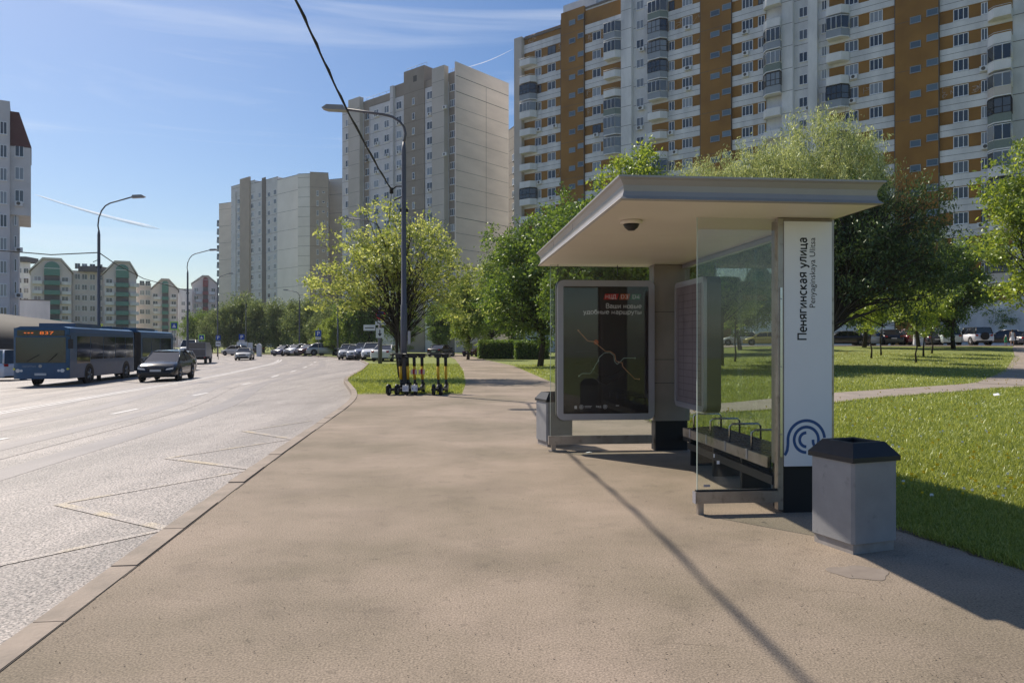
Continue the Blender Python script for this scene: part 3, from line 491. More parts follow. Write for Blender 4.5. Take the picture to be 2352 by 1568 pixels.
b.build('joint_repair', root)
# --- beige block with blank gable
h = 2.8; L = Line(-15.05, 136.8, .763, -.647); t = L.t; L0 = L
root = thing('apartment_block', 'beige and grey panel apartment block with blank sand coloured gable above the young maple', 'apartment building', (L.x, L.y, 0), L.rz)
xa, xb = t(787), t(1050)
part('wall', lambda b: b.box(xa, xb - .01, 0, 13.6, 0, zk(17.45), M['brown']), root)
def gable(b):
    b.box(xb - .008, xb + .25, -.6, 13.9, 0, zk(17.95), M['beige'])
    for n_ in range(1, 18): b.box(xb + .24, xb + .262, -.58, 13.8, zk(n_ + .05), zk(n_ + .05) + (.10 if n_ in (16, 17, 8) else .05), M['seam'])
    b.box(xb + .24, xb + .261, 7.4, 7.46, 0, zk(17), M['seam'])
part('gable_wall', gable, root)
def pan(b):
    for (a, c, d, k, m) in ((787, 809, .1, 17.2, 'panel'), (809, 835, 1.0, 17.75, 'tan'), (851, 901, .1, 16.9, 'panel'), (901, 908, .6, 17.8, 'panel'), (908.2, 930, .12, 16.95, 'panel'), (977, 1001.8, .12, 16.95, 'panel'), (1002, 1030, 1.1, 17.9, 'tan')): b.box(t(a), t(c), -d, -.003, 0, zk(k), M[m])
    for n_ in range(1, 18):
        for (a, c, d) in ((787, 809, .1), (809, 835, 1.0), (851, 901, .1), (901, 908, .6), (908.2, 930, .12), (930.3, 976.5, .3), (977, 1001.8, .12), (1002, 1030, 1.1)): b.box(t(a) + .01, t(c) - .01, -d - .008, -d + .01, zk(n_ - .05), zk(n_ - .05) + .05, M['seam'])
    for a in (836, 850, 1031, 1049): b.box(t(a) - .15, t(a) + .0, -.12, -.004, 0, zk(16.9), M['panel'])
part('facade_panel', pan, root)
part('stair_tower', lambda b: (b.box(t(930.1), t(976.8), -.3, 6, 0, zk(18.5), M['brown']), b.box(t(901), t(930), .02, 5, zk(17.45) + .01, zk(17.85), M['brown']), b.box(t(952), t(960), -.33, -.2, zk(17.6), zk(18), M['seam'])), root)
def rail(b):
    for a, c, k in ((838, 899, 17.45), (930.2, 976, 18.5), (1031, 1048, 17.45)):
        b.box(t(a), t(c), .1, .22, zk(k), zk(k) + .12, M['white'])
        for i in range(5): u = t(a) + (t(c) - t(a)) * i / 4; b.tube([(u, .5, zk(k)), (u, .5, zk(k) + .8)], .03, M['polel'], 4)
        b.tube([(t(a), .5, zk(k) + .8), (t(c), .5, zk(k) + .8)], .03, M['polel'], 4)
part('roof_railing', rail, root)
wl = []
for (a, c, y, fr, sash, hh) in ((795, 805, -.104, .28, 2, .5), (839, 849, -.01, .32, 2, .5), (860, 871, -.104, .33, 2, .5), (884, 895, -.104, .36, 2, .5), (912, 924, -.124, .37, 2, .52), (982, 996, -.124, .4, 2, .52), (1034, 1047, -.01, .45, 3, .46), (950, 955.5, -.304, .3, 1, .45)):
    for n_ in range(1, 17):
        if n_ == 16 and a in (839, 860, 884): pass
        z = zk(n_ + fr); wl.append((t(a), y, z - hh * h / 2, t(c) - t(a), hh * h, sash, M['wframe'], M['pane']))
windows(root, wl, L)
for i in range(16):
    a = rb.choice([866, 890, 986, 845, 1030, 915]); obj('air_conditioner', acm, root, loc=(t(a), -1.11 if a == 1030 else -.13, zk(rb.randint(8, 16) + .02)))
# --- the sliver behind it, and the three far blocks
def block(label, faces, wins, cat='apartment building', base=0, depth=13, group=None, extra=None):
    # faces: list of (px0, Y0, px1, Y1, ytop, mat, seam pitch px or 0)
    f0 = faces[0]; o = P(f0[0], HY, f0[1]); o.z = 0
    root = thing('apartment_block', label, cat, o, 0, group)
    for i, (a, Ya, c, Yc, yt_, m, sp) in enumerate(faces):
        p, q = P(a, HY, Ya), P(c, HY, Yc); LL = Line(p.x, p.y, q.x - p.x, q.y - p.y); w_ = math.hypot(q.x - p.x, q.y - p.y); zt = HC + (HY - yt_) / F * (Ya + Yc) / 2
        b = MB(); b.box(0, w_, 0, depth, base, zt, m)
        if sp:
            n_ = 1
            while HC + n_ * sp < zt: b.box(.01, w_ - .01, -.012, .01, HC + n_ * sp, HC + n_ * sp + .07, M['seam']); n_ += 1
        b.box(-.05, w_ + .05, -.05, .12, zt, zt + .15, M['dgrey'])
        ob = b.build('wall', root, loc=(p.x - o.x, p.y - o.y, i * .003), rz=LL.rz)
        wl = []
        for (fi, px, wpx, hh, k0, k1, ph, fr, sash) in wins:
            if fi != i: continue
            for n_ in range(k0, k1):
                z = HC + ph * (n_ + fr); x = LL.t(px); wl.append((x, -.004, z - hh / 2, LL.t(px + wpx) - x, hh, sash, M['wframe'], M['pane']))
        if wl: windows(ob, wl, LL, cap=60)
        if extra: extra(i, ob, LL, w_, zt)
    return root
block('narrow grey brown block edge seen between the beige gable and the ochre block', [(1150, 178, 1200, 165, 296, M['brown'], 2.8)], [(0, 1177, 6, 1.5, 1, 16, 2.8, .3, 2)], depth=10)
def balc(i, ob, LL, w_, zt):
    if i == 0:
        for n_ in range(2, 15):
            z = HC + 2.85 * (n_ + .1); part('balcony', lambda b: (b.box(-1.5, -.01, .3, 3, z, z + 1.1, M['bluec']), b.box(-1.45, -.02, .35, 2.95, z + 1.11, z + 2.1, M['pane'])), ob)
block('farthest beige slab of the panel row with balconies down its left edge', [(503, 252, 532, 249, 467, M['beige'], 5.7)], [], depth=12, extra=balc)
def strips(i, ob, LL, w_, zt):
    if i == 0:
        part('stair_strip', lambda b: (b.box(LL.t(554), LL.t(576), -.5, -.01, 0, zt + 1.5, M['brown2']), b.box(LL.t(602), LL.t(611), -.1, -.012, 0, zt, M['dgrey']), b.box(LL.t(536), LL.t(543), -.3, -.013, 0, zt - 2, M['panel'])), ob)
block('grey panel block in the middle of the far row with stepped roofline', [(531, 246, 585, 236, 422, M['panel'], 2.85), (585, 236, 638, 227, 414, M['panel'], 5.7), (637, 226, 685, 219, 408, M['pale'], 5.7)],
      [(0, 546, 6, 1.5, 1, 17, 2.85, .4, 2), (0, 577, 6, 1.5, 1, 17, 2.85, .5, 2), (0, 534, 5, 1.5, 1, 16, 2.85, .2, 2), (1, 594, 5, 1.5, 1, 17, 2.85, .5, 2), (1, 615, 6, 1.5, 1, 17, 2.85, .3, 2), (1, 629, 6, 1.5, 1, 17, 2.85, .4, 2)], extra=strips, depth=11)
block('brown and grey panel tower nearest the maple in the far row', [(684, 212.2, 711.6, 211.6, 400, M['pale'], 2.8), (712, 211.5, 754, 212.6, 397, M['brown2'], 5.6), (754, 223, 790, 221, 412, M['beige'], 5.6)],
      [(1, 727, 5, 1.5, 1, 16, 2.8, .4, 2), (1, 740, 6, .5, 1, 16, 2.8, .55, 1), (1, 751, 2.6, 1.4, 1, 15, 2.8, .3, 1)], depth=11)
# --- left edge block
LL = Line(P(72, 0, 95).x, 95, .84, .545); t = LL.t; o0 = t(-160)
root = thing('apartment_block', 'pale grey block cut by the left frame edge with dark red mansard roof', 'apartment building', (LL.x + o0 * LL.dx, LL.y + o0 * LL.dy, 0), LL.rz)
u = lambda px: t(px) - o0
zz_ = lambda px, py: LL.z(px, py)
part('wall', lambda b: (b.box(0, u(23), -.8, 12, -1, zz_(23, 237), M['panel']), b.box(u(23) + .01, u(43), .3, 11, -1, zz_(43, 495), M['panel']), b.box(u(23) + .01, u(71), -.2, 11, zz_(60, 496), zz_(60, 340), M['panel'])), root)
part('mansard_roof', lambda b: b.prism([(u(23) + .01, zz_(60, 339)), (u(72.5), zz_(60, 339)), (u(44), zz_(60, 262)), (u(23) + .01, zz_(60, 262))], -.3, 11, M['red']), root)
wl = []
for n_ in range(1, 10): wl.append((u(0), -.804, HC + 2.9 * (n_ + .05), u(17) - u(0), 1.6, 2, M['wframe'], M['pane'])); wl.append((u(-40), -.804, HC + 2.9 * (n_ + .05), 1.6, 1.6, 2, M['wframe'], M['pane']))
for n_ in range(6, 9): wl.append((u(34), -.204, HC + 2.9 * (n_ + .2), u(55) - u(34), 1.6, 2, M['wframe'], M['pane']))
for n_ in range(1, 6): wl.append((u(32), .296, HC + 2.9 * (n_ + .2), u(39) - u(32), 1.6, 1, M['wframe'], M['pane']))
windows(root, wl, LL)
for n_ in (2, 4, 6): obj('air_conditioner', acm, root, loc=(u(34), -.25 if n_ > 5 else .28, HC + 2.9 * n_ + .1))
# --- rose blocks with green arched gables
def arch(label, px0, px1, apex, eave, Y, gx0, gx1, floors, col, rz=0.0, mans=None):
    p = P(px0, HY, Y); th = math.atan((CX - (px0 + px1) / 2) / F); cth = math.cos(th); rz = th; w_ = (px1 - px0) / F * Y * cth; za, ze = HC + (HY - apex) / F * Y, HC + (HY - eave) / F * Y; g0, g1 = (gx0 - px0) / F * Y * cth, (gx1 - px0) / F * Y * cth; gc = (g0 + g1) / 2; fh = (ze - 1) / floors
    root = thing('gabled_block', label, 'apartment building', (p.x, p.y, -1), rz)
    part('wall', lambda b: b.prism([(0, 0), (w_, 0), (w_, ze), (gc + (g1 - g0) * .55, za), (gc - (g1 - g0) * .55, za), (0, ze)], 0, 14, M['pink']), root)
    def gr(b):
        r = (g1 - g0) / 2; n_ = 10; b.prism([(gc + r * math.cos(math.pi * i / n_), za - r * 1.25 + r * math.sin(math.pi * i / n_)) for i in range(n_ + 1)] + [(g0, ze - fh * .3), (g1, ze - fh * .3)], -.6, -.01, col)
        for n_ in range(floors): z = ze - fh * (n_ + 1.3); b.box(g0, g1, -.9, -.02, z, z + fh * .45, col); b.box(g0 + .05, g1 - .05, -.2, -.03, z + fh * .46, z + fh * .98, M['mans'])
        b.box(g0 - .1, g1 + .1, -.7, -.62, za - r * 1.3, za - r * 1.2, M['white'])
    part('arched_bay', gr, root)
    part('roof', lambda b: b.prism([(-.4, ze + .02), (gc - (g1 - g0) * .56, za + .05), (gc + (g1 - g0) * .56, za + .05), (w_ + .4, ze + .02), (w_ + .4, ze + .4), (gc + (g1 - g0) * .6, za + .6), (gc - (g1 - g0) * .6, za + .6), (-.4, ze + .4)], -.5, 14.2, M['tan']), root)
    wl = []; LL = Line(p.x, p.y, math.cos(rz), math.sin(rz)); nx = max(3, int(w_ / 3.4))
    for i in range(nx):
        x = (i + .5) * w_ / nx - .8
        if g0 - 1.8 < x < g1 + .2: continue
        for n_ in range(floors):
            z = ze - fh * (n_ + .95)
            if z > 3: wl.append((x, -.004, z, 1.6, fh * .5, 2, M['wframe'], M['pane']))
    windows(root, wl, LL)
    for s in (g0 - 2.6, g1 + .4):
        for n_ in range(floors): z = ze - fh * (n_ + 1.25); part('balcony', lambda b: b.box(s, s + 2.2, -1, -.01, z, z + fh * .35, M['conc']), root)
    return root
arch('rose coloured block with green arched gable right beside the left edge tower', 70, 166, 586, 615, 195, 101, 138, 8, M['green'])
arch('second rose coloured gabled block, behind the tall lamp post left of the bus', 238, 314, 594, 622, 205, 266, 296, 8, M['green'])
arch('third and smallest rose gabled block, with green arch right of the bus rear', 346, 410, 636, 660, 262, 372, 387, 8, M['green'])
arch('far pale block with a red balcony column beyond the road bend', 441, 500, 629, 647, 300, 466, 478, 8, M['redp'])
def plainb(label, px0, px1, yt, Y, m=None, k=8, dep=14, mn=False):
    th = math.atan((CX - (px0 + px1) / 2) / F); LLr = block(label, [(px0, Y, px1, Y + (px1 - px0) / F * Y * math.sin(th) * .95, yt, m or M['pink'], 0)], [(0, px0 + (px1 - px0) * f, 1.5 / Y * F, 1.5, 0, k, 2.9, .4, 2) for f in ((.08, .3, .55, .78) if px1 - px0 > 40 else (.2, .6))], depth=dep)
    if mn: part('mansard_roof', lambda b: b.box(1.5, (px1 - px0) / F * Y - 1.5, .2, 6, P(0, yt, Y).z + .16, P(0, yt - 12, Y).z + .16, M['mans']), LLr)
plainb('rose block with dark mansard joining the first two green gables', 166, 239, 624, 203, mn=True)
plainb('rose link block between the second and third green gables', 314, 347, 652, 225, k=7)
plainb('pale block with dark mansard beside the left tower, left of the first gable', 30, 70, 602, 215, M['conc'], mn=True)
plainb('pale low link block right of the third green gable', 410, 441, 664, 285, M['conc'], k=6)
plainb('low white flat roofed annexe above the dark vaulted canopy', 44, 115, 690, 120, M['conc'], k=0, dep=8)
# dark vaulted canopy
root = thing('vaulted_canopy', 'dark bronze vaulted market canopy roof behind the blue bus', 'canopy', (-52, 66, -1), 0)
def vlt(b):
    n_ = 16; L_ = [(-14, 5.6, 6), (2, 5.2, 6), (9, 4.1, 5), (15, 2.9, 4)]
    rows = [[(x, r * 1.0 - r * math.cos(math.pi * i / n_), 1.6 + hh * .75 * math.sin(math.pi * i / n_)) for i in range(n_ + 1)] for x, hh, r in L_]; b.grid(rows, M['vault'])
part('vault', vlt, root)
part('column', lambda b: [b.tube([(x, .6, 0), (x, .6, 2.2)], .14, M['dframe'], 8) for x in (-10, -4, 2, 8, 13)], root)
part('back_wall', lambda b: b.box(-14, 14, 6, 6.2, 0, 2.4, M['dgrey']), root)
# ------------------------------------------------------------------ lamp posts, cable
def lamp(x, y, z0, hp, side, arm, label, rz=0, rise=1.1, r=.1, group='street lamps along the road', heads=1):
    root = thing('street_lamp', label, 'street lamp', (x, y, z0), rz, group)
    part('pole', lambda b: b.tube([(0, 0, 0), (0, 0, 2.7), (0, 0, 2.72), (0, 0, hp), (0, 0, hp + .25)], [r, r, r * .82, r * .7, r * .4], M['pole'], 12), root)
    pts = [(0, 0, hp + .2), (-side * .05, 0, hp + .5)] + [(-side * 0.05 + side * arm * (1 - math.cos(a)) * .45, 0, hp + .5 + rise * .8 * math.sin(a)) for a in (.35, .7, 1.05, 1.4)] + [(side * arm, 0, hp + .5 + rise)]
    part('arm', lambda b: b.tube(pts, .04, M['pole'], 8), root)
    e = Vector(pts[-1])
    def hd(b): b.prism([(e.x, e.z - .06), (e.x + side * .1, e.z + .1), (e.x + side * .6, e.z + .12), (e.x + side * .75, e.z + .02), (e.x + side * .6, e.z - .03)], -.14, .14, M['polel'])
    part('lamp_head', hd, root); part('clamp', lambda b: (b.box(-.13, .13, -.03, .03, hp - 1.9, hp - 1.8, M['cable']), b.tube([(0, 0, hp - 1.4), (-.3, -.05, hp - 1.55)], .02, M['cable'], 5)), root)
    return root
g = G(926, 903); gx, gy = g.x, g.y + .15
lp = lamp(gx, gy, 0, 7.45, -1, 1.75, 'grey street lamp standing among the yellow scooters', rise=.75, r=.1)
part('cabinet', lambda b: b.box(.13, .2, -.08, .1, 1.5, 1.9, M['casefr']), lp)
for (px, Y, hp, sd_, arm, lab) in ((227, 41.6, 8.2, 1, 1.85, 'tall street lamp rising behind the blue bus'), (431, 68, 8.6, 1, 2.0, 'street lamp behind the black suv and small truck'), (500, 108, 10.0, 1, 1.6, 'far street lamp in front of the red columned block'),
     (873, 57, 9.6, -1, 2.4, 'street lamp carrying road signs at the tip of the grass island'), (776, 86, 8, -1, 1.8, 'street lamp behind the left side of the maple crown'), (688, 106, 7.6, -1, 1.6, 'street lamp beside the parked cars across the bend'), (565, 118, 7.6, -1, 1.6, 'street lamp by the willow row behind the oncoming white car')):
    q = GY(px, Y); lamp(q.x, q.y, q.z, hp, sd_, arm, lab, r=.16 if px == 873 else .11, rise=1.6 if px < 510 else 1.1)
ca = P(899, 437, gy); cpts = [ca, P(862, 375, 17.9), P(790, 241, 13.7), P(735, 122, 12.0), P(680, 0, 10.35), Vector((-3.0, 7.5, 6.5)), Vector((-2.9, 3, 7.3)), Vector((-2.8, -3, 8.6))]
sp = []
for i in range(len(cpts) - 1):
    for k in range(6): sp.append(cpts[i].lerp(cpts[i + 1], k / 6))
sp.append(cpts[-1])
for _ in range(3): sp = [sp[0]] + [(sp[i - 1] + sp[i] * 2 + sp[i + 1]) / 4 for i in range(1, len(sp) - 1)] + [sp[-1]]
root = thing('overhead_cable', 'twisted overhead cable running from the near street lamp over the pavement', 'cable', (0, 0, 0))
part('cable', lambda b: (b.tube(sp, .019, M['cable'], 6), b.tube([p + Vector((.012 * math.cos(i * 2.0), 0, .024 + .012 * math.sin(i * 2.0))) for i, p in enumerate(sp)], .013, M['cable'], 5)), root)
part('bracket', lambda b: (b.tube([ca, ca + Vector((.15, 0, .12)), Vector((gx, gy, ca.z + .12))], .022, M['cable'], 6), b.tube([ca + Vector((0, 0, .07)), ca - Vector((0, 0, .1))], .06, M['cable'], 8)), root)
part('drop_wire', lambda b: b.tube([ca - Vector((0, 0, .1)), ca - Vector((.04, 0, .5)), ca - Vector((.08, 0, 1.0))], .01, M['cable'], 5), root)
pq = P(227, 580, 41.6)
obj('overhead_cable', (lambda b: (b.tube([pq, P(117, 585, 41), P(20, 577, 40), P(-200, 560, 38)], .03, M['cable'], 5), b.mesh('cable'))[-1])(MB()), None, 'thin overhead cable leaving the tall lamp behind the bus leftwards', 'cable')
obj('overhead_cable', (lambda b: (b.tube([pq, P(265, 606, 50), P(330, 640, 58), P(431, 668, 68)], .03, M['cable'], 5), b.mesh('cable'))[-1])(MB()), None, 'thin overhead cable strung between the two lamps behind the bus', 'cable')
# ------------------------------------------------------------------ the shelter
SR = math.atan2(.095, .9955)
sh = thing('bus_shelter', 'glass and steel bus shelter with white name pillar and flat overhanging roof', 'bus shelter', (2.41, 6.57, 0), SR)
X0, X1, Y0, Y1, ZB, ZT = -1.64, .53, -.66, 4.30, 2.62, 2.815
def roof(b):
    prof = [(-.02, ZB), (.0, ZB + .012), (-.028, ZB + .04), (-.04, ZB + .08), (-.034, ZB + .125), (-.008, ZB + .165), (.012, ZB + .18), (.012, ZT)]
    rows = []
    for o_, z in prof: rows.append([(X0 - o_, Y0 - o_, z), (X1 + o_, Y0 - o_, z), (X1 + o_, Y1 + o_, z), (X0 - o_, Y1 + o_, z), (X0 - o_, Y0 - o_, z)])
    for i in range(len(rows) - 1):
        for j in range(4): b.face([rows[i][j], rows[i][j + 1], rows[i + 1][j + 1], rows[i + 1][j]], M['roofal'])
    b.face(rows[-1][:4], M['roofal'])
part('roof', roof, sh)
part('ceiling', lambda b: [b.box(X0 + .025, X1 - .025, a, c - .006, ZB + .004, ZB + .03, M['ceil']) for a, c in ((Y0 + .03, 1.2), (1.2, 2.5), (2.5, Y1 - .02))], sh)
part('seam_trim', lambda b: [b.box(X0 - .043, X0 - .0415, y, y + .006, ZB + .05, ZB + .115, M['trim']) for y in (1.2, 2.5)], sh)
part('bolt_heads', lambda b: [b.tube([(x, -.0005, z), (x, -.006, z)], .0055, M['rim'], 8) for x in (-.76, -.10) for z in (.125, .175)] + [b.tube([(-.026, -.012, z), (-.026, -.016, z)], .006, M['rim'], 8) for z in (.7, 1.3, 1.9)], sh)
part('glass_sticker', lambda b: (b.box(-.72, -.66, .0285, .0295, .24, .262, M['casefr']), b.box(-.60, -.575, .0285, .0295, .44, .47, M['white']), b.box(-.63, -.618, .0285, .0295, .50, .53, M['white'])), sh)
part('smoke_detector', lambda b: (b.tube([(-1.3, .3, ZB + .003), (-1.3, .3, ZB - .03)], [.1, .1], M['ceil'], 20), b.tube([(-1.3, .3, ZB - .03), (-1.3, .3, ZB - .06), (-1.3, .3, ZB - .085)], [.075, .06, .03], M['trim'], 16)), sh)
def pil(b):
    b.box(-.045, .47, 3.86, 4.10, .42, ZB - .002, M['pillar']); b.box(-.02, .445, 3.88, 4.08, 0, .419, M['black'])
    for z in (.95, 1.28, 1.95): b.box(-.046, .471, 3.8595, 3.87, z, z + .006, M['trim'])
part('rear_pillar', pil, sh)
def np_(b):
    b.box(.0, .455, .012, .24, .415, ZB - .002, M['pillar']); b.box(.012, .44, .02, .22, 0, .414, M['black'])
nearp = part('name_pillar', np_, sh)
part('sign_face', lambda b: b.box(.006, .45, 0, .011, .415, ZB - .03, M['signw']), nearp)
part('corner_post', lambda b: (b.box(-.05, -.002, .0, .07, .03, ZB - .004, M['steel']), b.box(-.035, -.015, -.012, -.001, .5, 2.0, M['chrome']), b.box(.456, .475, .01, .2, .4, ZB - .004, M['steel'])), sh)
def tx(b): stroke_text(b, 'Пенягинская улица', lambda u, v, k: (.213 - v, -.0012 - k * .0002, 1.540 + u), M['ink'], .905, .058, .23)
part('lettering', tx, nearp)
part('lettering', lambda b: addtxt(b, 'Penyaginskaya Ulitsa', lambda u, v: (.293 - v, -.0015, 1.825 + u), M['ink'], .622, .055), nearp)
def logo(b):
    cx, cz, hw = .211, .65, .0132
    def stroke(pts):
        for i in range(len(pts) - 1):
            (a, c), (d, e) = pts[i], pts[i + 1]
            def nr(k):
                p, q = pts[max(k - 1, 0)], pts[min(k + 1, len(pts) - 1)]; u, v = q[0] - p[0], q[1] - p[1]; l = math.hypot(u, v); return -v / l * hw, u / l * hw
            n0, n1 = nr(i), nr(i + 1); b.face([(a + n0[0], -.0015, c + n0[1]), (a - n0[0], -.0015, c - n0[1]), (d - n1[0], -.0015, e - n1[1]), (d + n1[0], -.0015, e + n1[1])], M['navy'])
    A = lambda r, a0, a1, n_=30: [(cx + r * math.cos(R(a0 + (a1 - a0) * i / n_)), cz + r * math.sin(R(a0 + (a1 - a0) * i / n_))) for i in range(n_ + 1)]
    stroke([(.010, cz - .135), (.022, cz - .118), (.034, cz - .09), (.040, cz - .045)] + A(.170, 182, 5)); stroke(A(.113, 270, -15, 40) + [(.330, cz - .06), (.345, cz - .10)]); stroke(A(.062, 270, 90)); stroke([(cx + .062, cz), (cx + .064, cz - .03), (cx + .075, cz - .06)])
part('emblem', logo, nearp)
# near and far wind screens
def gpan(b, x0_, x1_, y, z0, z1): b.box(x0_, x1_, y, y + .010, z0, z1, M['glass'])
part('glass_panel', lambda b: gpan(b, -.775, -.052, .03, .215, ZB - .005), sh, 'narrow glass end screen beside the name pillar')
part('glass_edge', lambda b: b.box(-.779, -.7755, .028, .042, .215, ZB - .005, M['gedge']), sh)
part('bottom_rail', lambda b: (b.box(-.80, -.052, .0, .075, .10, .20, M['steel']), b.box(-.79, -.053, .02, .055, .201, .214, M['trim']), b.box(-.804, -.801, -.002, .077, .098, .202, M['casefr'])), sh)
part('leg', lambda b: b.box(-.775, -.725, .01, .06, 0, .099, M['steel']), sh)
part('glass_panel', lambda b: gpan(b, -1.50, -.048, 3.96, .215, ZB - .005), sh, 'wide far glass end screen carrying the poster case')
part('glass_edge', lambda b: b.box(-1.504, -1.5005, 3.957, 3.973, .215, ZB - .005, M['gedge']), sh)
part('bottom_rail', lambda b: b.box(-1.53, -.048, 3.93, 4.0, .095, .214, M['steel']), sh)
part('leg', lambda b: (b.box(-1.49, -1.43, 3.935, 3.995, 0, .094, M['steel']), b.box(-1.53, -1.28, 3.90, 4.03, 0, .012, M['steel'])), sh)
part('hanger', lambda b: [b.box(x, x + .008, 3.955, 3.975, ZB - .16, ZB - .004, M['trim']) for x in (-1.40, -.55)], sh)
def rr(x0_, x1_, z0, z1, r, n_=6):
    p = []
    for cx_, cz_, a0 in ((x1_ - r, z1 - r, 0), (x0_ + r, z1 - r, 90), (x0_ + r, z0 + r, 180), (x1_ - r, z0 + r, 270)):
        for i in range(n_ + 1): a = R(a0 + 90 * i / n_); p.append((cx_ + r * math.cos(a), cz_ + r * math.sin(a)))
    return p
def case(parent, x0_, x1_, z0, z1, yf, yb, bw):
    cs = part('display_case', lambda b: (b.ring(rr(x0_, x1_, z0, z1, .09), rr(x0_ + bw, x1_ - bw, z0 + bw, z1 - bw, .012), yf, yf + .045, M['casefr']),), parent)
    part('case_back', lambda b: b.prism(rr(x0_ - .008, x1_ + .008, z0 - .008, z1 + .008, .097), yf + .046, yb + .004, M['caseb']), cs)
    return cs
cs = case(sh, -1.43, -.055, .45, 2.385, 3.80, 3.952, .085)
ax0, ax1, az0, az1 = -1.345, -.14, .535, 2.30
part('poster', lambda b: b.box(ax0 - .002, ax1 + .002, 3.812, 3.84, az0, az1, M['poster']), cs)
part('glass_cover', lambda b: b.box(ax0 - .003, ax1 + .003, 3.803, 3.806, az0, az1, M['pglass']), cs)
U = lambda zx: ax0 + (zx - 270) / (1040 - 270) * (ax1 - ax0)
V = lambda zy: az1 - (zy - 237) / (1385 - 237) * (az1 - az0)
def badge(b):
    for x0_, x1_, m in ((632, 770, 'pr'), (772, 872, 'po'), (874, 975, 'pg')): b.face([(U(x0_), 3.8105, V(355)), (U(x1_ - 14), 3.8105, V(355)), (U(x1_), 3.8105, V(303)), (U(x0_ + 14), 3.8105, V(303))], M[m])
    for s_, x_, l_ in (('МЦД', 648, 96), ('D3', 790, 62), ('D4', 896, 60)): stroke_text(b, s_, lambda u, v, k: (U(x_) + u, 3.8098 - k * .0001, V(345) + v), M['pt'], l_ / 770 * (ax1 - ax0), .038, .2)
part('line_badges', badge, cs)
def pt_(b):
    stroke_text(b, 'Ваши новые', lambda u, v, k: (U(655) + u, 3.8105 - k * .0001, V(432) + v), M['pt'], 320 / 770 * (ax1 - ax0), .046, .2); stroke_text(b, 'удобные маршруты', lambda u, v, k: (U(450) + u, 3.8105 - k * .0001, V(485) + v), M['pt'], 525 / 770 * (ax1 - ax0), .044, .2)
    stroke_text(b, 'РЖД', lambda u, v, k: (U(565) + u, 3.8105 - k * .0001, V(1330) + v), M['pt'], .07, .017, .25)
    for cx_ in (432, 646):
        for r0, r1 in ((.030, .024), (.015, .006)):
            for i in range(16):
                a, c = i * .3927, (i + 1) * .3927; b.face([(U(cx_) + r0 * math.cos(a), 3.8095, V(1323) + r0 * math.sin(a)), (U(cx_) + r0 * math.cos(c), 3.8095, V(1323) + r0 * math.sin(c)), (U(cx_) + r1 * math.cos(c), 3.8095, V(1323) + r1 * math.sin(c)), (U(cx_) + r1 * math.cos(a), 3.8095, V(1323) + r1 * math.sin(a))], M['pt'])
    for a, c, y0_, y1_ in ((370, 392, 1312, 1340), (460, 528, 1314, 1318), (460, 520, 1326, 1330), (742, 772, 1311, 1317)): b.face([(U(a), 3.8095, V(y1_)), (U(c), 3.8095, V(y1_)), (U(c), 3.8095, V(y0_)), (U(a), 3.8095, V(y0_))], M['pt'])
part('poster_lettering', pt_, cs)
def net(b):
    def ln(p, m, r=.0065):
        for i in range(len(p) - 1): b.tube([(U(p[i][0]), 3.811, V(p[i][1])), (U(p[i + 1][0]), 3.811, V(p[i + 1][1]))], r, M[m], 4)
    def dot(x, y, m, r=.013): b.tube([(U(x), 3.8115, V(y)), (U(x), 3.8098, V(y))], r, M[m], 10)
    ln([(405, 635), (490, 730), (545, 735), (600, 780), (650, 823), (695, 825), (735, 855), (742, 905), (765, 920), (800, 925), (805, 960), (915, 1072), (955, 1075)], 'pl')
    ln([(410, 1045), (440, 1022), (515, 1022), (540, 985), (560, 945), (585, 910), (590, 880), (640, 836), (690, 833), (725, 862), (732, 915), (755, 940), (785, 915), (815, 884), (917, 884)], 'pl2', .005)
    circ = [(665 + 150 * math.cos(a), 920 + 125 * math.sin(a)) for a in np.linspace(-.2, 3.4, 20)]; ln(circ, 'pl3', .004); ln([(540, 1050), (600, 1110), (665, 1125), (760, 1070), (830, 1010)], 'pl3', .004); ln([(370, 945), (430, 930), (560, 925)], 'pl3', .004); ln([(395, 830), (460, 820), (620, 830)], 'pl3', .004)
    dot(565, 740, 'po', .035)
    for x, y in ((405, 635), (955, 1075)): dot(x, y, 'pl')
    for x, y in ((410, 1045), (917, 884), (585, 910), (540, 985), (768, 918)): dot(x, y, 'pl2', .011)
part('route_map', net, cs)
# back wall, second case, bench
part('glass_panel', lambda b: (b.box(.405, .415, .26, 1.50, .22, ZB - .005, M['glass']), b.box(.405, .415, 1.52, 2.70, .22, ZB - .005, M['glass']), b.box(.405, .415, 2.72, 3.85, .22, ZB - .005, M['glass'])), sh, 'glass back wall behind the bench')
part('top_rail', lambda b: b.box(.36, .44, .245, 3.855, ZB - .055, ZB - .006, M['casefr']), sh); part('bottom_rail', lambda b: b.box(.37, .43, .245, 3.855, .15, .218, M['steel']), sh)
cr_ = obj('wall_display', None, sh, loc=(.17, 3.62, 0), rz=-math.pi / 2)
case(cr_, 0.0, 1.14, .66, 2.33, 0, .215, .07)
part('timetable', lambda b: b.box(.068, 1.072, .012, .015, .725, 2.265, M['sched']), cr_)
part('timetable_lines', lambda b: [b.box(.14, 1.0, .0108, .0112, z, z + .006, M['pl3']) for z in np.arange(.8, 2.2, .09)] + [b.box(x, x + .006, .0104, .0108, .8, 2.18, M['pl3']) for x in (.14, .35, .7, .99)], cr_)
bn = obj('bench', None, sh, loc=(0, 0, 0))
part('seat_slats', lambda b: [b.box(.0 + i * .068, .055 + i * .068, .28, 2.62, .435 + .004 * i, .465 + .004 * i, M['wood']) for i in range(6)], bn)
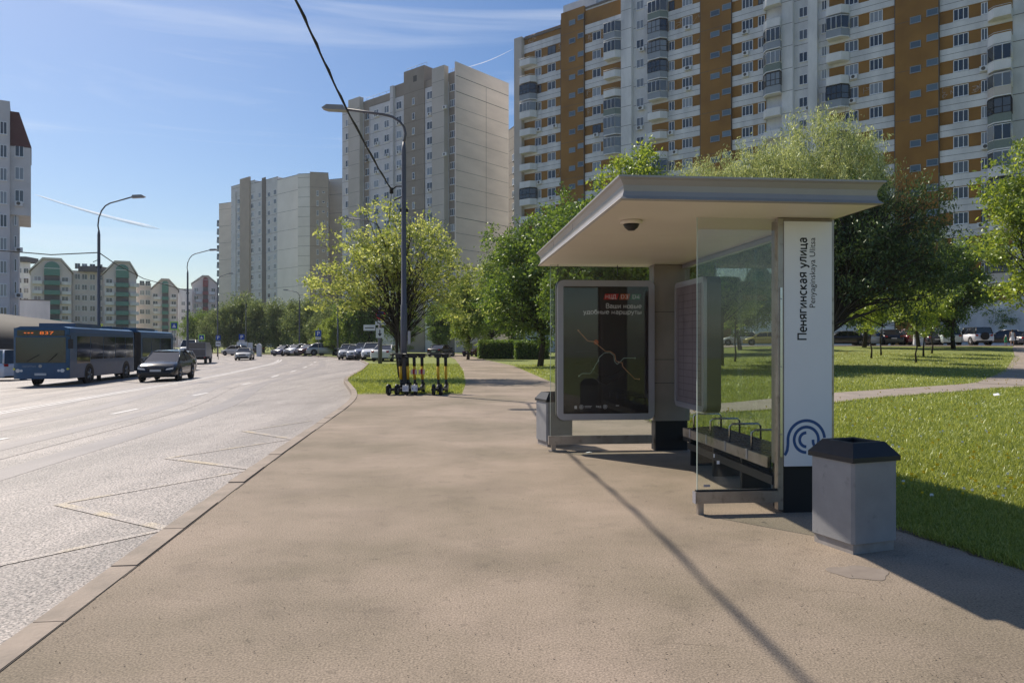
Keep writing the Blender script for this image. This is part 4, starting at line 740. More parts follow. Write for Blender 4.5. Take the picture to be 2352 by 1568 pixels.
part('apron', lambda b: (b.box(-.03, -.005, .26, 2.66, .36, .462, M['steel']), b.box(.02, .1, .27, 2.64, .20, .28, M['trim'])), bn)
for y in (.30, 1.05, 1.85, 2.6): part('leg', lambda b: b.box(.05, .36, y - .02, y + .02, 0, .43, M['trim']), bn)
for y in (.72, 1.28, 1.84, 2.4): part('armrest', lambda b: (b.tube([(.36, y, .46), (.36, y, .63), (.33, y, .655), (.05, y, .655), (.02, y, .63), (.02, y, .46)], .011, M['chrome'], 8), b.box(-.036, -.0305, y - .02, y + .02, .37, .475, M['casefr'])), bn)
# ------------------------------------------------------------------ litter bins
def bin_(loc, rz, label):
    r_ = thing('litter_bin', label, 'litter bin', loc, rz, 'litter bins at the bus stop'); q = .21
    part('plinth', lambda b: b.box(-.19, .19, -.19, .19, 0, .075, M['plinth']), r_)
    def bd(b):
        for a, c, d, e in ((0, 0, 0, 0),): b.prism([(-q, -q + .02), (-q + .02, -q), (q - .02, -q), (q, -q + .02), (q, q - .02), (q - .02, q), (-q + .02, q), (-q, q - .02)], .076, .66, M['binb'], 'z')
    part('body', bd, r_)
    def ld_(b):
        o, i = .222, .15; zs = [(o, .655), (o, .69), (i, .785), (i - .05, .785), (i - .055, .72)]
        rows = [[(-k, -k, z), (k, -k, z), (k, k, z), (-k, k, z), (-k, -k, z)] for k, z in zs]
        b.face(rows[0][:4][::-1], M['binl'])
        for a in range(len(rows) - 1):
            for j in range(4): b.face([rows[a][j], rows[a][j + 1], rows[a + 1][j + 1], rows[a + 1][j]], M['binl'])
    part('lid', ld_, r_); part('liner', lambda b: b.box(-.094, .094, -.094, .094, .70, .722, M['black']), r_); return r_
bin_((2.545, 5.52, 0), R(20), 'grey concrete litter bin with black lid in the foreground by the name pillar')
bin_((.63, 11.05, 0), R(20), 'far grey litter bin with black lid behind the poster screen')
# ------------------------------------------------------------------ vehicles
KINDS = {
 'sedan': dict(L=4.55, W=.89, low=[(-2.27, .55), (-2.2, .70), (-1.15, .93), (1.35, .98), (2.15, .99), (2.27, .82)], gh=[(-1.2, .92), (-.45, 1.42), (.75, 1.43), (1.5, .98)], wb=1.35, wr=.32, gc=.22),
 'hatch': dict(L=4.1, W=.88, low=[(-2.05, .55), (-1.98, .74), (-1.1, .97), (1.7, 1.0), (2.0, .95), (2.05, .6)], gh=[(-1.15, .95), (-.4, 1.48), (1.4, 1.49), (1.9, .99)], wb=1.25, wr=.31, gc=.22),
 'suv': dict(L=4.75, W=.95, low=[(-2.37, .52), (-2.28, .76), (-2.0, .93), (-1.6, 1.01), (-1.05, 1.07), (1.8, 1.1), (2.3, 1.05), (2.37, .7)], gh=[(-1.15, 1.04), (-.35, 1.60), (1.2, 1.63), (2.15, 1.1)], wb=1.42, wr=.38, gc=.3),
 'cross': dict(L=4.8, W=.95, low=[(-2.4, .5), (-2.33, .70), (-2.12, .86), (-1.7, .96), (-1.0, 1.04), (1.5, 1.1), (2.2, 1.1), (2.38, .78)], gh=[(-1.3, .99), (-.25, 1.55), (.9, 1.57), (2.2, 1.12)], wb=1.42, wr=.40, gc=.27),
 'van': dict(L=4.8, W=.96, low=[(-2.4, .6), (-2.3, .95), (-1.7, 1.1), (2.3, 1.15), (2.4, 1.0)], gh=[(-1.75, 1.08), (-1.0, 1.9), (2.1, 1.95), (2.36, 1.12)], wb=1.5, wr=.34, gc=.25),
 'jeep': dict(L=4.2, W=.93, low=[(-2.1, .65), (-2.05, 1.1), (-.9, 1.16), (2.05, 1.18), (2.1, .7)], gh=[(-.85, 1.15), (-.6, 1.82), (1.95, 1.84), (2.05, 1.16)], wb=1.25, wr=.41, gc=.4)}
_cm = {}
def wheel_mesh(r):
    if ('w', r) not in _cm:
        a = MB(); n_ = 20; prof = [(-.11, r * .62), (-.115, r * .9), (-.09, r), (.09, r), (.115, r * .9), (.11, r * .62)]
        rows = [[(x, rr_ * math.cos(2 * math.pi * i / n_), rr_ * math.sin(2 * math.pi * i / n_)) for i in range(n_ + 1)] for x, rr_ in prof]; a.grid(rows, M['tyre'])
        c = MB()
        for s in (-1, 1):
            c.tube([(s * .07, 0, 0), (s * .085, 0, 0)], r * .63, M['trim'], 16)
            for k in range(5): an = k * 1.2566; c.tube([(s * .095, 0, 0), (s * .098, r * .6 * math.cos(an), r * .6 * math.sin(an))], [r * .16, r * .12], M['rim'], 4)
        c.tube([(-.1, 0, 0), (.1, 0, 0)], r * .17, M['rim'], 10); _cm[('w', r)] = (a.mesh('tyre'), c.mesh('rim'))
    return _cm[('w', r)]
def car(kind, loc, rz, color, label, group=None, roofc=None, cat='car', name='parked_car', spare=False, scale=1.0):
    k = KINDS[kind]; W = k['W']; r_ = thing(name, label, cat, loc, rz, group); r_.scale = (scale,) * 3; pc = paint(color); gc = k['gc']; low, gh = k['low'], k['gh']
    def body(b):
        rows = []
        for i, (y, z) in enumerate(low):
            e = 1.0 if 0 < i < len(low) - 1 else .88; zb = gc + (.1 if i in (0, len(low) - 1) else 0); w_ = W * e
            if i == 0: w_ = W * .80
            if i == 1: w_ = W * .92
            rows.append([(-w_ * .9, y, zb), (-w_, y, zb + .14), (-w_, y, (zb + z) / 2 + .08), (-w_ * .95, y, z - .05), (-w_ * .78, y, z), (0, y, z + .03), (w_ * .78, y, z), (w_ * .95, y, z - .05), (w_, y, (zb + z) / 2 + .08), (w_, y, zb + .14), (w_ * .9, y, zb)])
        b.grid([q[::-1] for q in rows], pc); b.face(rows[0], pc); b.face(rows[-1][::-1], pc)
        b.box(-W * .85, W * .85, low[0][0] + .15, low[-1][0] - .15, gc - .03, gc + .1, M['trim'])
    part('body', body, r_)
    def glass(b):
        (ya, za), (yb, zb), (yc_, zc), (yd, zd) = gh; wb_, wt = W * .9, W * .70
        A = [(-wb_, ya, za), (-wt, yb, zb - .03), (-wt, yc_, zc - .03), (-wb_, yd, zd)]; B = [(-x, y, z) for x, y, z in A]
        b.face(A, M['cglass']); b.face(B[::-1], M['cglass'])
        for i in range(3): b.face([A[i], B[i], B[i + 1], A[i + 1]], M['cglass'])
    part('window_glass', glass, r_)
    rc = paint(roofc) if roofc else pc
    def top(b):
        (ya, za), (yb, zb), (yc_, zc), (yd, zd) = gh; wb_, wt = W * .9, W * .70
        b.grid([[(-wt - .01, y, z - .035), (-wt * .9, y, z + .01), (0, y, z + .03), (wt * .9, y, z + .01), (wt + .01, y, z - .035)] for y, z in ((yb - .03, zb - .02), ((yb + yc_) / 2, (zb + zc) / 2 + .02), (yc_ + .03, zc - .02))][::-1], rc)
        for s in (-1, 1):
            b.tube([(s * wb_, ya, za), (s * (wt + .005), yb, zb - .02)], .035, rc, 4); b.tube([(s * wb_, yd, zd), (s * (wt + .005), yc_, zc - .02)], .06, rc, 4)
            ym = (yb + yc_) / 2 + .1; b.tube([(s * (wb_ + .005), ym, za + .03), (s * (wt + .01), ym, zb - .01)], .03, rc, 4); b.tube([(s * (wt + .005), yb, zb - .02), (s * (wt + .005), yc_, zc - .02)], .03, rc, 4)
            if kind == 'suv': b.tube([(s * wt * .92, yb + .2, zb + .05), (s * wt * .92, yc_, zc + .05)], .018, M['rim'], 5)
    part('roof', top, r_)
    wm = wheel_mesh(k['wr'])
    arc = MB()
    for s in (-1, 1):
        for y in (-k['wb'], k['wb']): arc.tube([(s * (W - .1), y, k['wr'] + .03), (s * (W + .004), y, k['wr'] + .03)], k['wr'] * 1.16, M['trim'], 18)
    arc.build('wheel_arch', r_)
    for s in (-1, 1):
        for y in (-k['wb'], k['wb']):
            wo = obj('wheel', None, r_, loc=(s * (W - .09), y, k['wr'])); obj('tyre', wm[0], wo); obj('rim', wm[1], wo)
        yf, zf = low[0][0], (low[1][1] + low[0][1]) / 2
        part('headlight', lambda b: b.prism([(s * W * .5, zf + .0), (s * W * .86, zf + .04), (s * W * .88, zf + .14), (s * W * .55, zf + .08)], yf - .01, yf + .16, M['lamp']), r_)
        zr = low[-2][1] - .22; part('tail_light', lambda b: b.box(min(s * W * .62, s * W * .87), max(s * W * .62, s * W * .87), low[-1][0] - .12, low[-1][0] + .012, zr, zr + .16, M['tail']), r_)
        part('wing_mirror', lambda b: b.box(min(s * (W - .02), s * (W + .15)), max(s * (W - .02), s * (W + .15)), gh[0][0] + .28, gh[0][0] + .38, gh[0][1] + .03, gh[0][1] + .17, M['trim'] if kind == 'jeep' else pc), r_)
    part('grille', lambda b: (b.box(-W * .42, W * .42, yf - .012, yf + .1, zf - .03, zf + .1, M['trim']), b.box(-W * .7, W * .7, yf - .008, yf + .1, gc + .12, gc + .24, M['trim'])), r_)
    part('number_plate', lambda b: (b.box(-.26, .26, yf - .022, yf - .013, gc + .26, gc + .37, M['plate']), b.box(-.26, .26, low[-1][0] + .013, low[-1][0] + .022, gc + .38, gc + .49, M['plate'])), r_)
    if spare: part('spare_wheel', lambda b: b.tube([(0, low[-1][0] + .03, .95), (0, low[-1][0] + .25, .95)], .38, M['tyre'], 20), r_)
    return r_
# bus
def dirz(dx, dy): return math.atan2(dy, dx) + math.pi / 2      # car front is -y: rz so that -y points along (dx,dy)
fz = float(T(np.array(-23.), np.array(36.)))
tw = math.atan2(.17, 17.5)
root = thing('articulated_bus', 'long dark blue articulated city bus on the far lane, seen from its front', 'bus', (-21.55, 36.0, fz), dirz(.166, -.986))
# local: front at y=0 facing -y; x from -2.5 (viewer's left) to 0
def shell(b, y0, y1, dzz=0):
    prof = [(-2.5, .32), (-2.5, 2.62), (-2.42, 2.84), (-2.2, 2.92), (-.3, 2.92), (-.08, 2.84), (0, 2.62), (0, .32)]
    b.prism(prof, y0, y1, M['bus'])
F1 = lambda b: (b.prism([(-2.5, .38), (-2.5, 2.62), (-2.42, 2.84), (-2.2, 2.92), (-.3, 2.92), (-.08, 2.84), (0, 2.62), (0, .38)], .12, 9.4, M['bus']), b.grid([[(x, y, z) for x, y, z in ((-2.5, .12, zz), (-2.46, .04, zz), (-2.2, -.02 + c_, zz), (-1.25, -.05 + c_, zz), (-.3, -.02 + c_, zz), (-.04, .04, zz), (0, .12, zz))] for zz, c_ in ((.38, .02), (.7, -.02), (1.15, 0), (1.2, 0), (2.4, .03), (2.84, .1))], M['bus']), b.face([(-2.5, .12, 2.84), (-2.2, .08, 2.84), (-.3, .08, 2.84), (0, .12, 2.84)][::-1], M['bus']))
part('front_body', F1, root)
rb2 = part('rear_body', lambda b: b.prism([(-2.5, .38), (-2.5, 2.62), (-2.42, 2.84), (-2.2, 2.92), (-.3, 2.92), (-.08, 2.84), (0, 2.62), (0, .38)], 10.7, 17.8, M['bus']), root)
def bel(b):
    y = 9.41; i = 0
    while y < 10.68: o = .02 if i % 2 else -.05; b.prism([(-2.5 - o, .45), (-2.5 - o, 2.8), (0 + o, 2.8), (0 + o, .45)], y, min(y + .115, 10.69), M['bell']); y += .118; i += 1
part('bellows', bel, root)
part('windscreen', lambda b: b.grid([[(-2.36, -.012, z), (-2.2, -.045 + c_, z), (-1.25, -.075 + c_, z), (-.3, -.045 + c_, z), (-.14, -.012, z)] for z, c_ in ((1.16, 0), (1.8, .012), (2.4, .03))], M['cglass']), root)
def dest(b):
    b.box(-2.3, -.2, -.01, .1, 2.46, 2.74, M['cglass'])
    for x0_, l_, s_ in ((-2.0, .42, '•••'), (-1.3, .62, '837')): addtxt(b, s_, lambda u, v: (x0_ + u, -.013, 2.53 + v), M['led'], l_, .15, .01)
part('destination_display', dest, root)
for a, c in ((.95, 2.6), (2.68, 4.4), (4.48, 6.2), (6.28, 7.8), (7.88, 9.2), (10.95, 12.7), (12.78, 14.6), (14.68, 17.2)): part('side_window', lambda b: b.box(-.02, .008, a, c, 1.28 if a > 1 else 1.1, 2.46, M['cglass']), root)
part('roof_unit', lambda b: (b.box(-2.1, -.4, 1.8, 5.2, 2.93, 3.12, M['bus']), b.box(-2.0, -.5, 7.2, 9.0, 2.93, 3.08, M['bus']), b.box(-2.0, -.5, 11.5, 15.2, 2.93, 3.1, M['bus']), b.box(-1.6, -.9, 16.4, 17.2, 2.93, 3.05, M['white'])), root)
wm = wheel_mesh(.48)
part('wheel_arch', lambda b: [b.tube([(x, y, .48), (x + (.012 if x > -1 else -.012), y, .48)], .6, M['trim'], 20) for y in (2.5, 8.0, 13.9) for x in (0, -2.5)], root)
for y in (2.5, 8.0, 13.9):
    for x in (-.1, -2.4): wo = obj('wheel', None, root, loc=(x, y, .48)); obj('tyre', wm[0], wo); obj('rim', wm[1], wo)
for x in (-2.25, -.28): part('headlight', lambda b: (b.tube([(x, -.06, .78), (x, .03, .78)], .09, M['lamp'], 12), b.tube([(x + (.16 if x < -1 else -.16), -.07, .78), (x + (.16 if x < -1 else -.16), .03, .78)], .06, M['lamp'], 10)), root)
for x in (-2.44, -.06): part('marker_light', lambda b: b.tube([(x, -.01, .86), (x, .1, .86)], .05, M['yel'], 8), root)
part('wing_mirror', lambda b: (b.tube([(-.1, 0, 2.5), (.15, -.25, 2.45), (.2, -.3, 2.3)], .025, M['trim'], 5), b.box(.1, .3, -.36, -.28, 1.85, 2.3, M['trim'])), root)
part('number_plate', lambda b: (b.box(-1.5, -.98, -.085, -.07, .55, .66, M['plate'])), root)
part('front_lettering', lambda b: (stroke_text(b, 'МОСГОРТРАНС', lambda u, v, k: (-2.05 + u, -.075 - k * .0005, .95 + v), M['bluec'], .62, .06, .22), b.tube([(-1.25, -.06, 1.0), (-1.25, -.085, 1.0)], .075, M['rim'], 14)), root)
part('wiper', lambda b: (b.tube([(-1.9, -.08, 1.2), (-1.3, -.09, 1.55)], .012, M['trim'], 4), b.tube([(-.9, -.09, 1.2), (-.5, -.08, 1.6)], .012, M['trim'], 4)), root)
vg = 'moving traffic'
def cp(px, Y, kind, dx, dy, col, lab, **k):
    q = GY(px, Y); return car(kind, q, dirz(dx, dy), col, lab, **k)
cp(385, 39.5, 'cross', .2, -.98, (.008, .008, .010), 'black suv driving towards the viewer beside the blue bus', name='car', group=vg)
cp(414, 56, 'hatch', .25, -.97, (.4, .41, .43), 'silver hatchback following the black suv, mostly hidden', name='car', group=vg)
cp(562, 88, 'sedan', .22, -.97, (.62, .60, .56), 'small white sedan coming round the bend alone', name='car', group=vg)
cp(-14, 47, 'van', -.9, .4, (.62, .66, .72), 'white and blue van cut by the left frame edge behind the bus', name='van', cat='van', group=vg)
cp(397, 96, 'hatch', .4, -.9, (.7, .7, .72), 'white hatchback seen past the rear of the bus', name='car', group=vg)
cp(436, 112, 'van', .3, -.9, (.72, .72, .72), 'tall white van beyond the small truck', name='van', cat='van', group=vg, scale=1.3)
# small truck from behind
q = GY(459, 79); root = thing('small_truck', 'small dark grey box truck driving away beyond the black suv', 'truck', q, dirz(-.25, .97), vg)
part('cargo_box', lambda b: (b.box(-.95, .95, -.6, 2.4, .75, 2.25, M['casefr']), b.box(-.9, .9, 2.4, 2.43, .8, 2.2, M['dgrey']), b.box(-.88, .88, 2.431, 2.44, 1.5, 1.56, M['casefr'])), root)
part('cab', lambda b: b.prism([(-2.6, .5), (-.62, .5), (-.62, 2.0), (-1.6, 2.0), (-2.2, 1.35), (-2.6, 1.15)], -.9, .9, M['casefr'], 'x'), root)
part('chassis', lambda b: b.box(-.8, .8, -2.4, 2.5, .45, .6, M['trim']), root)
wm = wheel_mesh(.37)
for x in (-.8, .8):
    for y in (-1.8, 1.6): wo = obj('wheel', None, root, loc=(x, y, .37)); obj('tyre', wm[0], wo); obj('rim', wm[1], wo)
    part('tail_light', lambda b: b.box(x - .12, x + .08, 2.44, 2.47, .62, .74, M['tail']), root)
pg_ = 'cars parked by the bend'
for (px, Y, kind, dx, dy, col, lab) in ((541, 112, 'hatch', -.9, .3, (.5, .5, .5), 'silver hatchback parked left of the oncoming white sedan'), (571, 116, 'sedan', -.9, .3, (.03, .03, .035), 'dark sedan parked behind the oncoming white sedan'),
     (656, 104, 'hatch', -.5, -.86, (.10, .09, .15), 'dark violet hatchback with sun glare, first of the row across the bend'), (685, 103, 'hatch', -.5, -.86, (.72, .72, .74), 'white hatchback in the row across the bend behind a lamp'),
     (711, 100, 'hatch', -.6, -.8, (.07, .015, .015), 'dark maroon hatchback between white and silver cars'), (746, 98, 'suv', .95, .3, (.42, .43, .43), 'long silver estate car parked side on under the parking sign'),
     (802, 79, 'suv', .12, -.99, (.5, .5, .5), 'grey suv with black front, leftmost of the nose out row'), (818, 77, 'hatch', .12, -.99, (.45, .47, .5), 'silver hatchback second in the nose out row'), (838, 75, 'suv', .12, -.99, (.16, .18, .25), 'blue grey suv third in the nose out row'),
     (857, 70, 'suv', .12, -.99, (.75, .75, .76), 'white suv behind the sign pole on the grass island'), (889, 66, 'sedan', .1, .99, (.72, .71, .68), 'white sedan seen from behind between sign pole and near lamp'),
     (1014, 88, 'sedan', .3, .9, (.03, .03, .03), 'black sedan in tree shade above the right hand scooters'), (1089, 92, 'hatch', -.3, -.9, (.10, .015, .015), 'dark red hatchback at the left end of the hedge')): cp(px, Y, kind, dx, dy, col, lab, group=pg_)
pg_ = 'cars parked at the ochre block'
for (px, Y, kind, dx, dy, col, lab, kk) in ((1938, 73, 'sedan', -.9, .2, (.04, .035, .04), 'dark sedan parked just right of the name pillar', {}), (1998, 76, 'hatch', .8, .3, (.45, .46, .45), 'light grey hatchback behind the left sapling trunk', {}), (2038, 77, 'suv', .2, .97, (.012, .012, .015), 'black suv seen from behind next to the red one', {}),
     (2083, 77, 'suv', .1, .99, (.14, .02, .02), 'dark red suv with pale bumper between two saplings', {}), (2130, 80, 'sedan', .1, .99, (.03, .03, .035), 'dark sedan behind the concrete post', {}), (2146, 83, 'van', .1, .99, (.22, .26, .33), 'blue grey van left of the pale green van', {}), (2174, 79, 'van', .3, .95, (.48, .56, .52), 'pale green van left of the white off-roader', {}),
     (2236, 76, 'jeep', .1, .99, (.75, .75, .76), 'white off-roader with black hardtop and rear spare wheel', dict(roofc=(.02, .02, .02), spare=True)), (2305, 80, 'suv', -.8, .5, (.012, .014, .02), 'dark suv parked behind the woman and child', {}), (1757, 80, 'sedan', -.9, .3, (.45, .38, .10), 'mustard yellow sedan seen through the shelter glass', {}),
     (1700, 82, 'hatch', -.9, .3, (.5, .5, .48), 'pale hatchback seen through the shelter glass left of the yellow sedan', {}), (2372, 79, 'hatch', .9, .2, (.05, .05, .06), 'dark hatchback at the right frame edge', {})): cp(px, Y, kind, dx, dy, col, lab, group=pg_, **kk)
# ------------------------------------------------------------------ scooters
def scooter():
    r_ = thing('kick_scooter', '', 'scooter', (0, 0, 0), 0, 'shared scooters parked by the street lamp')   # front towards +y
    part('deck', lambda b: (b.prism([(-.34, .12), (.30, .12), (.34, .16), (.34, .185), (-.34, .185)], -.085, .085, M['scb'], 'x'), b.tube([(0, .3, .15), (0, .46, .24)], .045, M['scb'], 8)), r_)
    part('stem', lambda b: b.tube([(0, .50, .42), (0, .445, .83)], .044, M['scy'], 10), r_); part('lower_stem', lambda b: (b.tube([(0, .545, .18), (0, .50, .45)], [.042, .042], M['scb'], 10)), r_); part('head_tube', lambda b: b.tube([(0, .445, .831), (0, .41, 1.14)], .05, M['scb'], 10), r_)
    part('handlebar', lambda b: (b.tube([(-.28, .32, 1.18), (-.2, .39, 1.19), (.2, .39, 1.19), (.28, .32, 1.18)], [.032, .026, .026, .032], M['scb'], 8), b.prism([(-.09, 1.08), (.09, 1.08), (.12, 1.21), (-.12, 1.21)], .33, .46, M['scb'])), r_)
    for s in (-1, 1): part('brake_lever', lambda b: b.tube([(s * .12, .44, 1.15), (s * .24, .43, 1.11)], .009, M['rim'], 5), r_)
    for y, rr_ in ((.60, .165), (-.42, .14)):
        w_ = part('wheel', lambda b: (b.tube([(-.04, y, rr_), (-.03, y, rr_), (.03, y, rr_), (.04, y, rr_)], [rr_ * .9, rr_, rr_, rr_ * .9], M['tyre'], 18)), r_); part('hub', lambda b: b.tube([(-.045, y, rr_), (.045, y, rr_)], rr_ * .5, M['rim'], 12), w_)
    part('mudguard', lambda b: (b.tube([(0, -.30, .2), (0, -.36, .285), (0, -.46, .29), (0, -.55, .22)], .045, M['scb'], 6), b.tube([(0, .48, .27), (0, .58, .31), (0, .7, .27)], .045, M['scb'], 6)), r_)
    part('kickstand', lambda b: b.tube([(-.05, .1, .12), (-.16, .1, .0)], .01, M['rim'], 5), r_); return r_
s0 = scooter(); slb = ['leftmost scooter with plain yellow stem, left of the lamp post', 'second scooter with yellow stem right in front of the lamp post', 'third scooter with orange stem, pale sticker and number plate', 'fourth scooter with red and pale sticker, plate and large front wheel', 'fifth scooter standing apart, left one of the right hand pair', 'rightmost scooter with yellow stem, last of the row']
for i, (px, rz_) in enumerate(((906, -.25), (924, -.22), (943, -.12), (962, -.1), (1001, -.05), (1018, -.08))):
    s_ = s0 if i == 0 else dup(s0); Y = 22.15 + .05 * (i % 2); s_.location = ((px - CX) / F * Y, Y, .002 if True else 0); s_.rotation_euler = (0, 0, rz_ if i < 4 else rz_ + .0); s_['label'] = slb[i]
    if i in (2, 3):
        part('number_plate', lambda b: (b.box(-.09, .09, -.585, -.575, .12, .30, M['white']), addtxt(b, '5071' if i == 2 else '4118', lambda u, v: (-.075 + u, -.5865, .15 + v), M['blue'], .15, .10)), s_)
        part('sticker', lambda b: (b.box(-.1, .1, .385, .395, .58, .72, M['refl']), b.box(-.03, .03, .376, .384, .58, .74, M['redm'])), s_)
# ------------------------------------------------------------------ road signs
def sgn(px, Y, z0, label, plates, pole=True, grp=None, cat='road sign'):
    q = GY(px, Y); r_ = thing('road_sign', label, cat, q, 0, grp)
    if pole: part('post', lambda b: b.tube([(0, .05, 0), (0, .05, z0 + .5)], .035, M['rim'], 8), r_)
    for (kind, x, z, w_, h_, t_) in plates:
        def f(b):
            if kind == 'disc':
                b.tube([(x, 0, z), (x, .03, z)], w_ / 2, M['signr'], 20); b.tube([(x, -.01, z), (x, -.001, z)], w_ * .38, M['blue'], 20); b.prism([(x - .26 * w_, z + .2 * w_), (x - .2 * w_, z + .26 * w_), (x + .26 * w_, z - .2 * w_), (x + .2 * w_, z - .26 * w_)][::-1], -.016, -.011, M['signr'])
            elif kind == 'P': b.box(x - w_ / 2, x + w_ / 2, 0, .03, z - h_ / 2, z + h_ / 2, M['blue']); addtxt(b, 'P', lambda u, v: (x - w_ * .2 + u, -.003, z - h_ * .32 + v), M['white'], w_ * .42, h_ * .65, .02)
            elif kind == 'cross': b.box(x - w_ / 2, x + w_ / 2, 0, .03, z - h_ / 2, z + h_ / 2, M['flu']); b.box(x - w_ * .36, x + w_ * .36, -.012, -.001, z - h_ * .36, z + h_ * .36, M['blue']); b.prism([(x - w_ * .25, z - h_ * .22), (x + w_ * .25, z - h_ * .22), (x, z + h_ * .25)], -.02, -.013, M['white'])
            elif kind == 'arrow':
                b.box(x - w_ / 2, x + w_ / 2, 0, .03, z - h_ / 2, z + h_ / 2, M['white']); b.box(x - .04, x + .04, -.006, -.001, z - .05, z + h_ * .33, M['ink']); b.prism([(x - .16, z - .05), (x, z - h_ * .36), (x + .16, z - .05)], -.0062, -.001, M['ink'])
            else: b.box(x - w_ / 2, x + w_ / 2, 0, .03, z - h_ / 2, z + h_ / 2, M['white']); b.box(x - w_ * .38, x + w_ * .38, -.004, -.001, z - h_ * .1, z + h_ * .05, M['ink'])
        part('sign_plate', f, r_)
    return r_
sgn(871, 56.5, 4, 'cluster of no stopping disc, arrow and white plates on the island lamp post', [('disc', .1, 3.75, .75, 0, 0), ('arrow', 0.05, 2.35, .6, .75, 0), ('plate', -.75, 2.75, .9, .45, 0), ('plate', .15, 3.1, .9, .3, 0)], pole=False)
sgn(731, 92, 3.1, 'blue parking sign with white plate in front of the bright bush', [('P', 0, 2.95, .75, .75, 0), ('plate', 0, 2.35, .7, .3, 0)], grp='parking signs'); sgn(555, 105, 2.6, 'blue parking sign left, above the dark parked sedan', [('P', 0, 2.8, .8, .8, 0), ('plate', 0, 2.2, .8, .35, 0)], grp='parking signs')
sgn(463, 98, 2.7, 'pedestrian crossing sign with bright yellow green border by the willows', [('cross', 0, 2.85, .85, .85, 0)], grp='pedestrian crossing signs'); sgn(400, 80, 4.0, 'pedestrian crossing sign with bright border above the bus rear', [('cross', 0, 4.1, .9, .9, 0)], grp='pedestrian crossing signs')
sgn(501, 92, 2.4, 'narrow post with small blue sign over a round white plate', [('P', 0, 2.75, .6, .6, 0), ('plate', 0, 2.0, .6, .6, 0)])
q = GY(594, 104); obj('utility_cabinet', (lambda b: (b.prism([(-.3, 0), (.3, 0), (.3, 1.6), (0, 1.85), (-.3, 1.6)], 0, .5, M['white']), b.mesh('c'))[-1])(MB()), None, 'white narrow cabinet with pointed top among the far trees', 'cabinet', loc=q)
q = GY(562, 112); obj('notice_board', (lambda b: (b.box(-1.2, .4, 0, .08, .9, 2.0, M['white']), b.box(.5, 1.2, 0, .08, .9, 1.9, M['white']), b.box(-1.1, 1.1, .02, .06, 0, .89, M['trim']), b.mesh('c'))[-1])(MB()), None, 'white notice board behind the far parked cars', 'board', loc=q)
q = GY(2112, 74); obj('concrete_post', (lambda b: (b.prism([(-.55, 0), (.55, 0), (.5, 3.6), (-.3, 3.6)], 0, .25, M['conc']), b.mesh('c'))[-1])(MB()), None, 'pale concrete post between the red suv and the dark sedan', 'post', loc=q)
# ------------------------------------------------------------------ people
def person(loc, hh, rz, label, top, dress):
    r_ = thing('person', label, 'person', loc, rz); s = hh / 1.7
    V_ = [(0, 0, .92), (0, 0, 1.15), (0, 0, 1.40), (0, 0, 1.50), (0, -.01, 1.60), (.09, 0, .88), (.10, -.03, .48), (.11, .05, .06), (.11, -.09, .03), (-.09, 0, .88), (-.10, .04, .48), (-.11, .1, .06), (-.11, -.04, .03), (.17, 0, 1.38), (.23, .02, 1.12), (.24, -.06, .88), (.24, -.08, .80), (-.17, 0, 1.38), (-.24, .0, 1.12), (-.24, -.1, .90), (-.24, -.12, .82)]
    E = [(0, 1), (1, 2), (2, 3), (3, 4), (0, 5), (5, 6), (6, 7), (7, 8), (0, 9), (9, 10), (10, 11), (11, 12), (2, 13), (13, 14), (14, 15), (15, 16), (2, 17), (17, 18), (18, 19), (19, 20)]
    RR = [.13, .115, .13, .055, .10, .09, .06, .04, .035, .09, .06, .04, .035, .055, .04, .03, .03, .055, .04, .03, .03]
    me = bpy.data.meshes.new('body'); me.from_pydata([tuple(c * s for c in v) for v in V_], E, []); me.materials.append(M['skin']); o = obj('body', me, r_)
    sk = o.modifiers.new('s', 'SKIN'); o.modifiers.new('u', 'SUBSURF').levels = 1; o.modifiers['u'].render_levels = 1
    for i, v in enumerate(me.skin_vertices[0].data): v.radius = (RR[i] * s,) * 2; v.use_root = i == 0
    prof = [(.56, .27), (.8, .22), (1.0, .155), (1.15, .145), (1.35, .165), (1.44, .12), (1.47, .06)] if dress else [(.82, .155), (1.0, .15), (1.2, .15), (1.36, .165), (1.44, .12), (1.47, .06)]
    part('dress' if dress else 'shirt', lambda b: b.grid([[(x_ * s * math.cos(a), x_ * s * .8 * math.sin(a), z * s) for a in np.linspace(0, 2 * math.pi, 17)] for z, x_ in prof], top), r_)
    if not dress: part('shorts', lambda b: [b.tube([(x, .0, .86 * s), (x * 1.1, 0, .55 * s)], [.11 * s, .095 * s], top, 10) for x in (-.09 * s, .09 * s)], r_)
    part('hair', lambda b: b.tube([(0, .03 * s, 1.42 * s), (0, .035 * s, 1.56 * s), (0, .02 * s, 1.66 * s), (0, .0, 1.72 * s)], [.07 * s, .11 * s, .10 * s, .04 * s], M['hair'] if dress else M['puff'], 10), r_)
q = GY(2325, 71); person(q, 1.55, R(160), 'woman in a white dress walking on the path by the dark suv', M['dress'], True)
q = GY(2310, 70.5); person(q, 1.05, R(170), 'small child in green clothes and pale hat beside the woman', M['gshirt'], False)
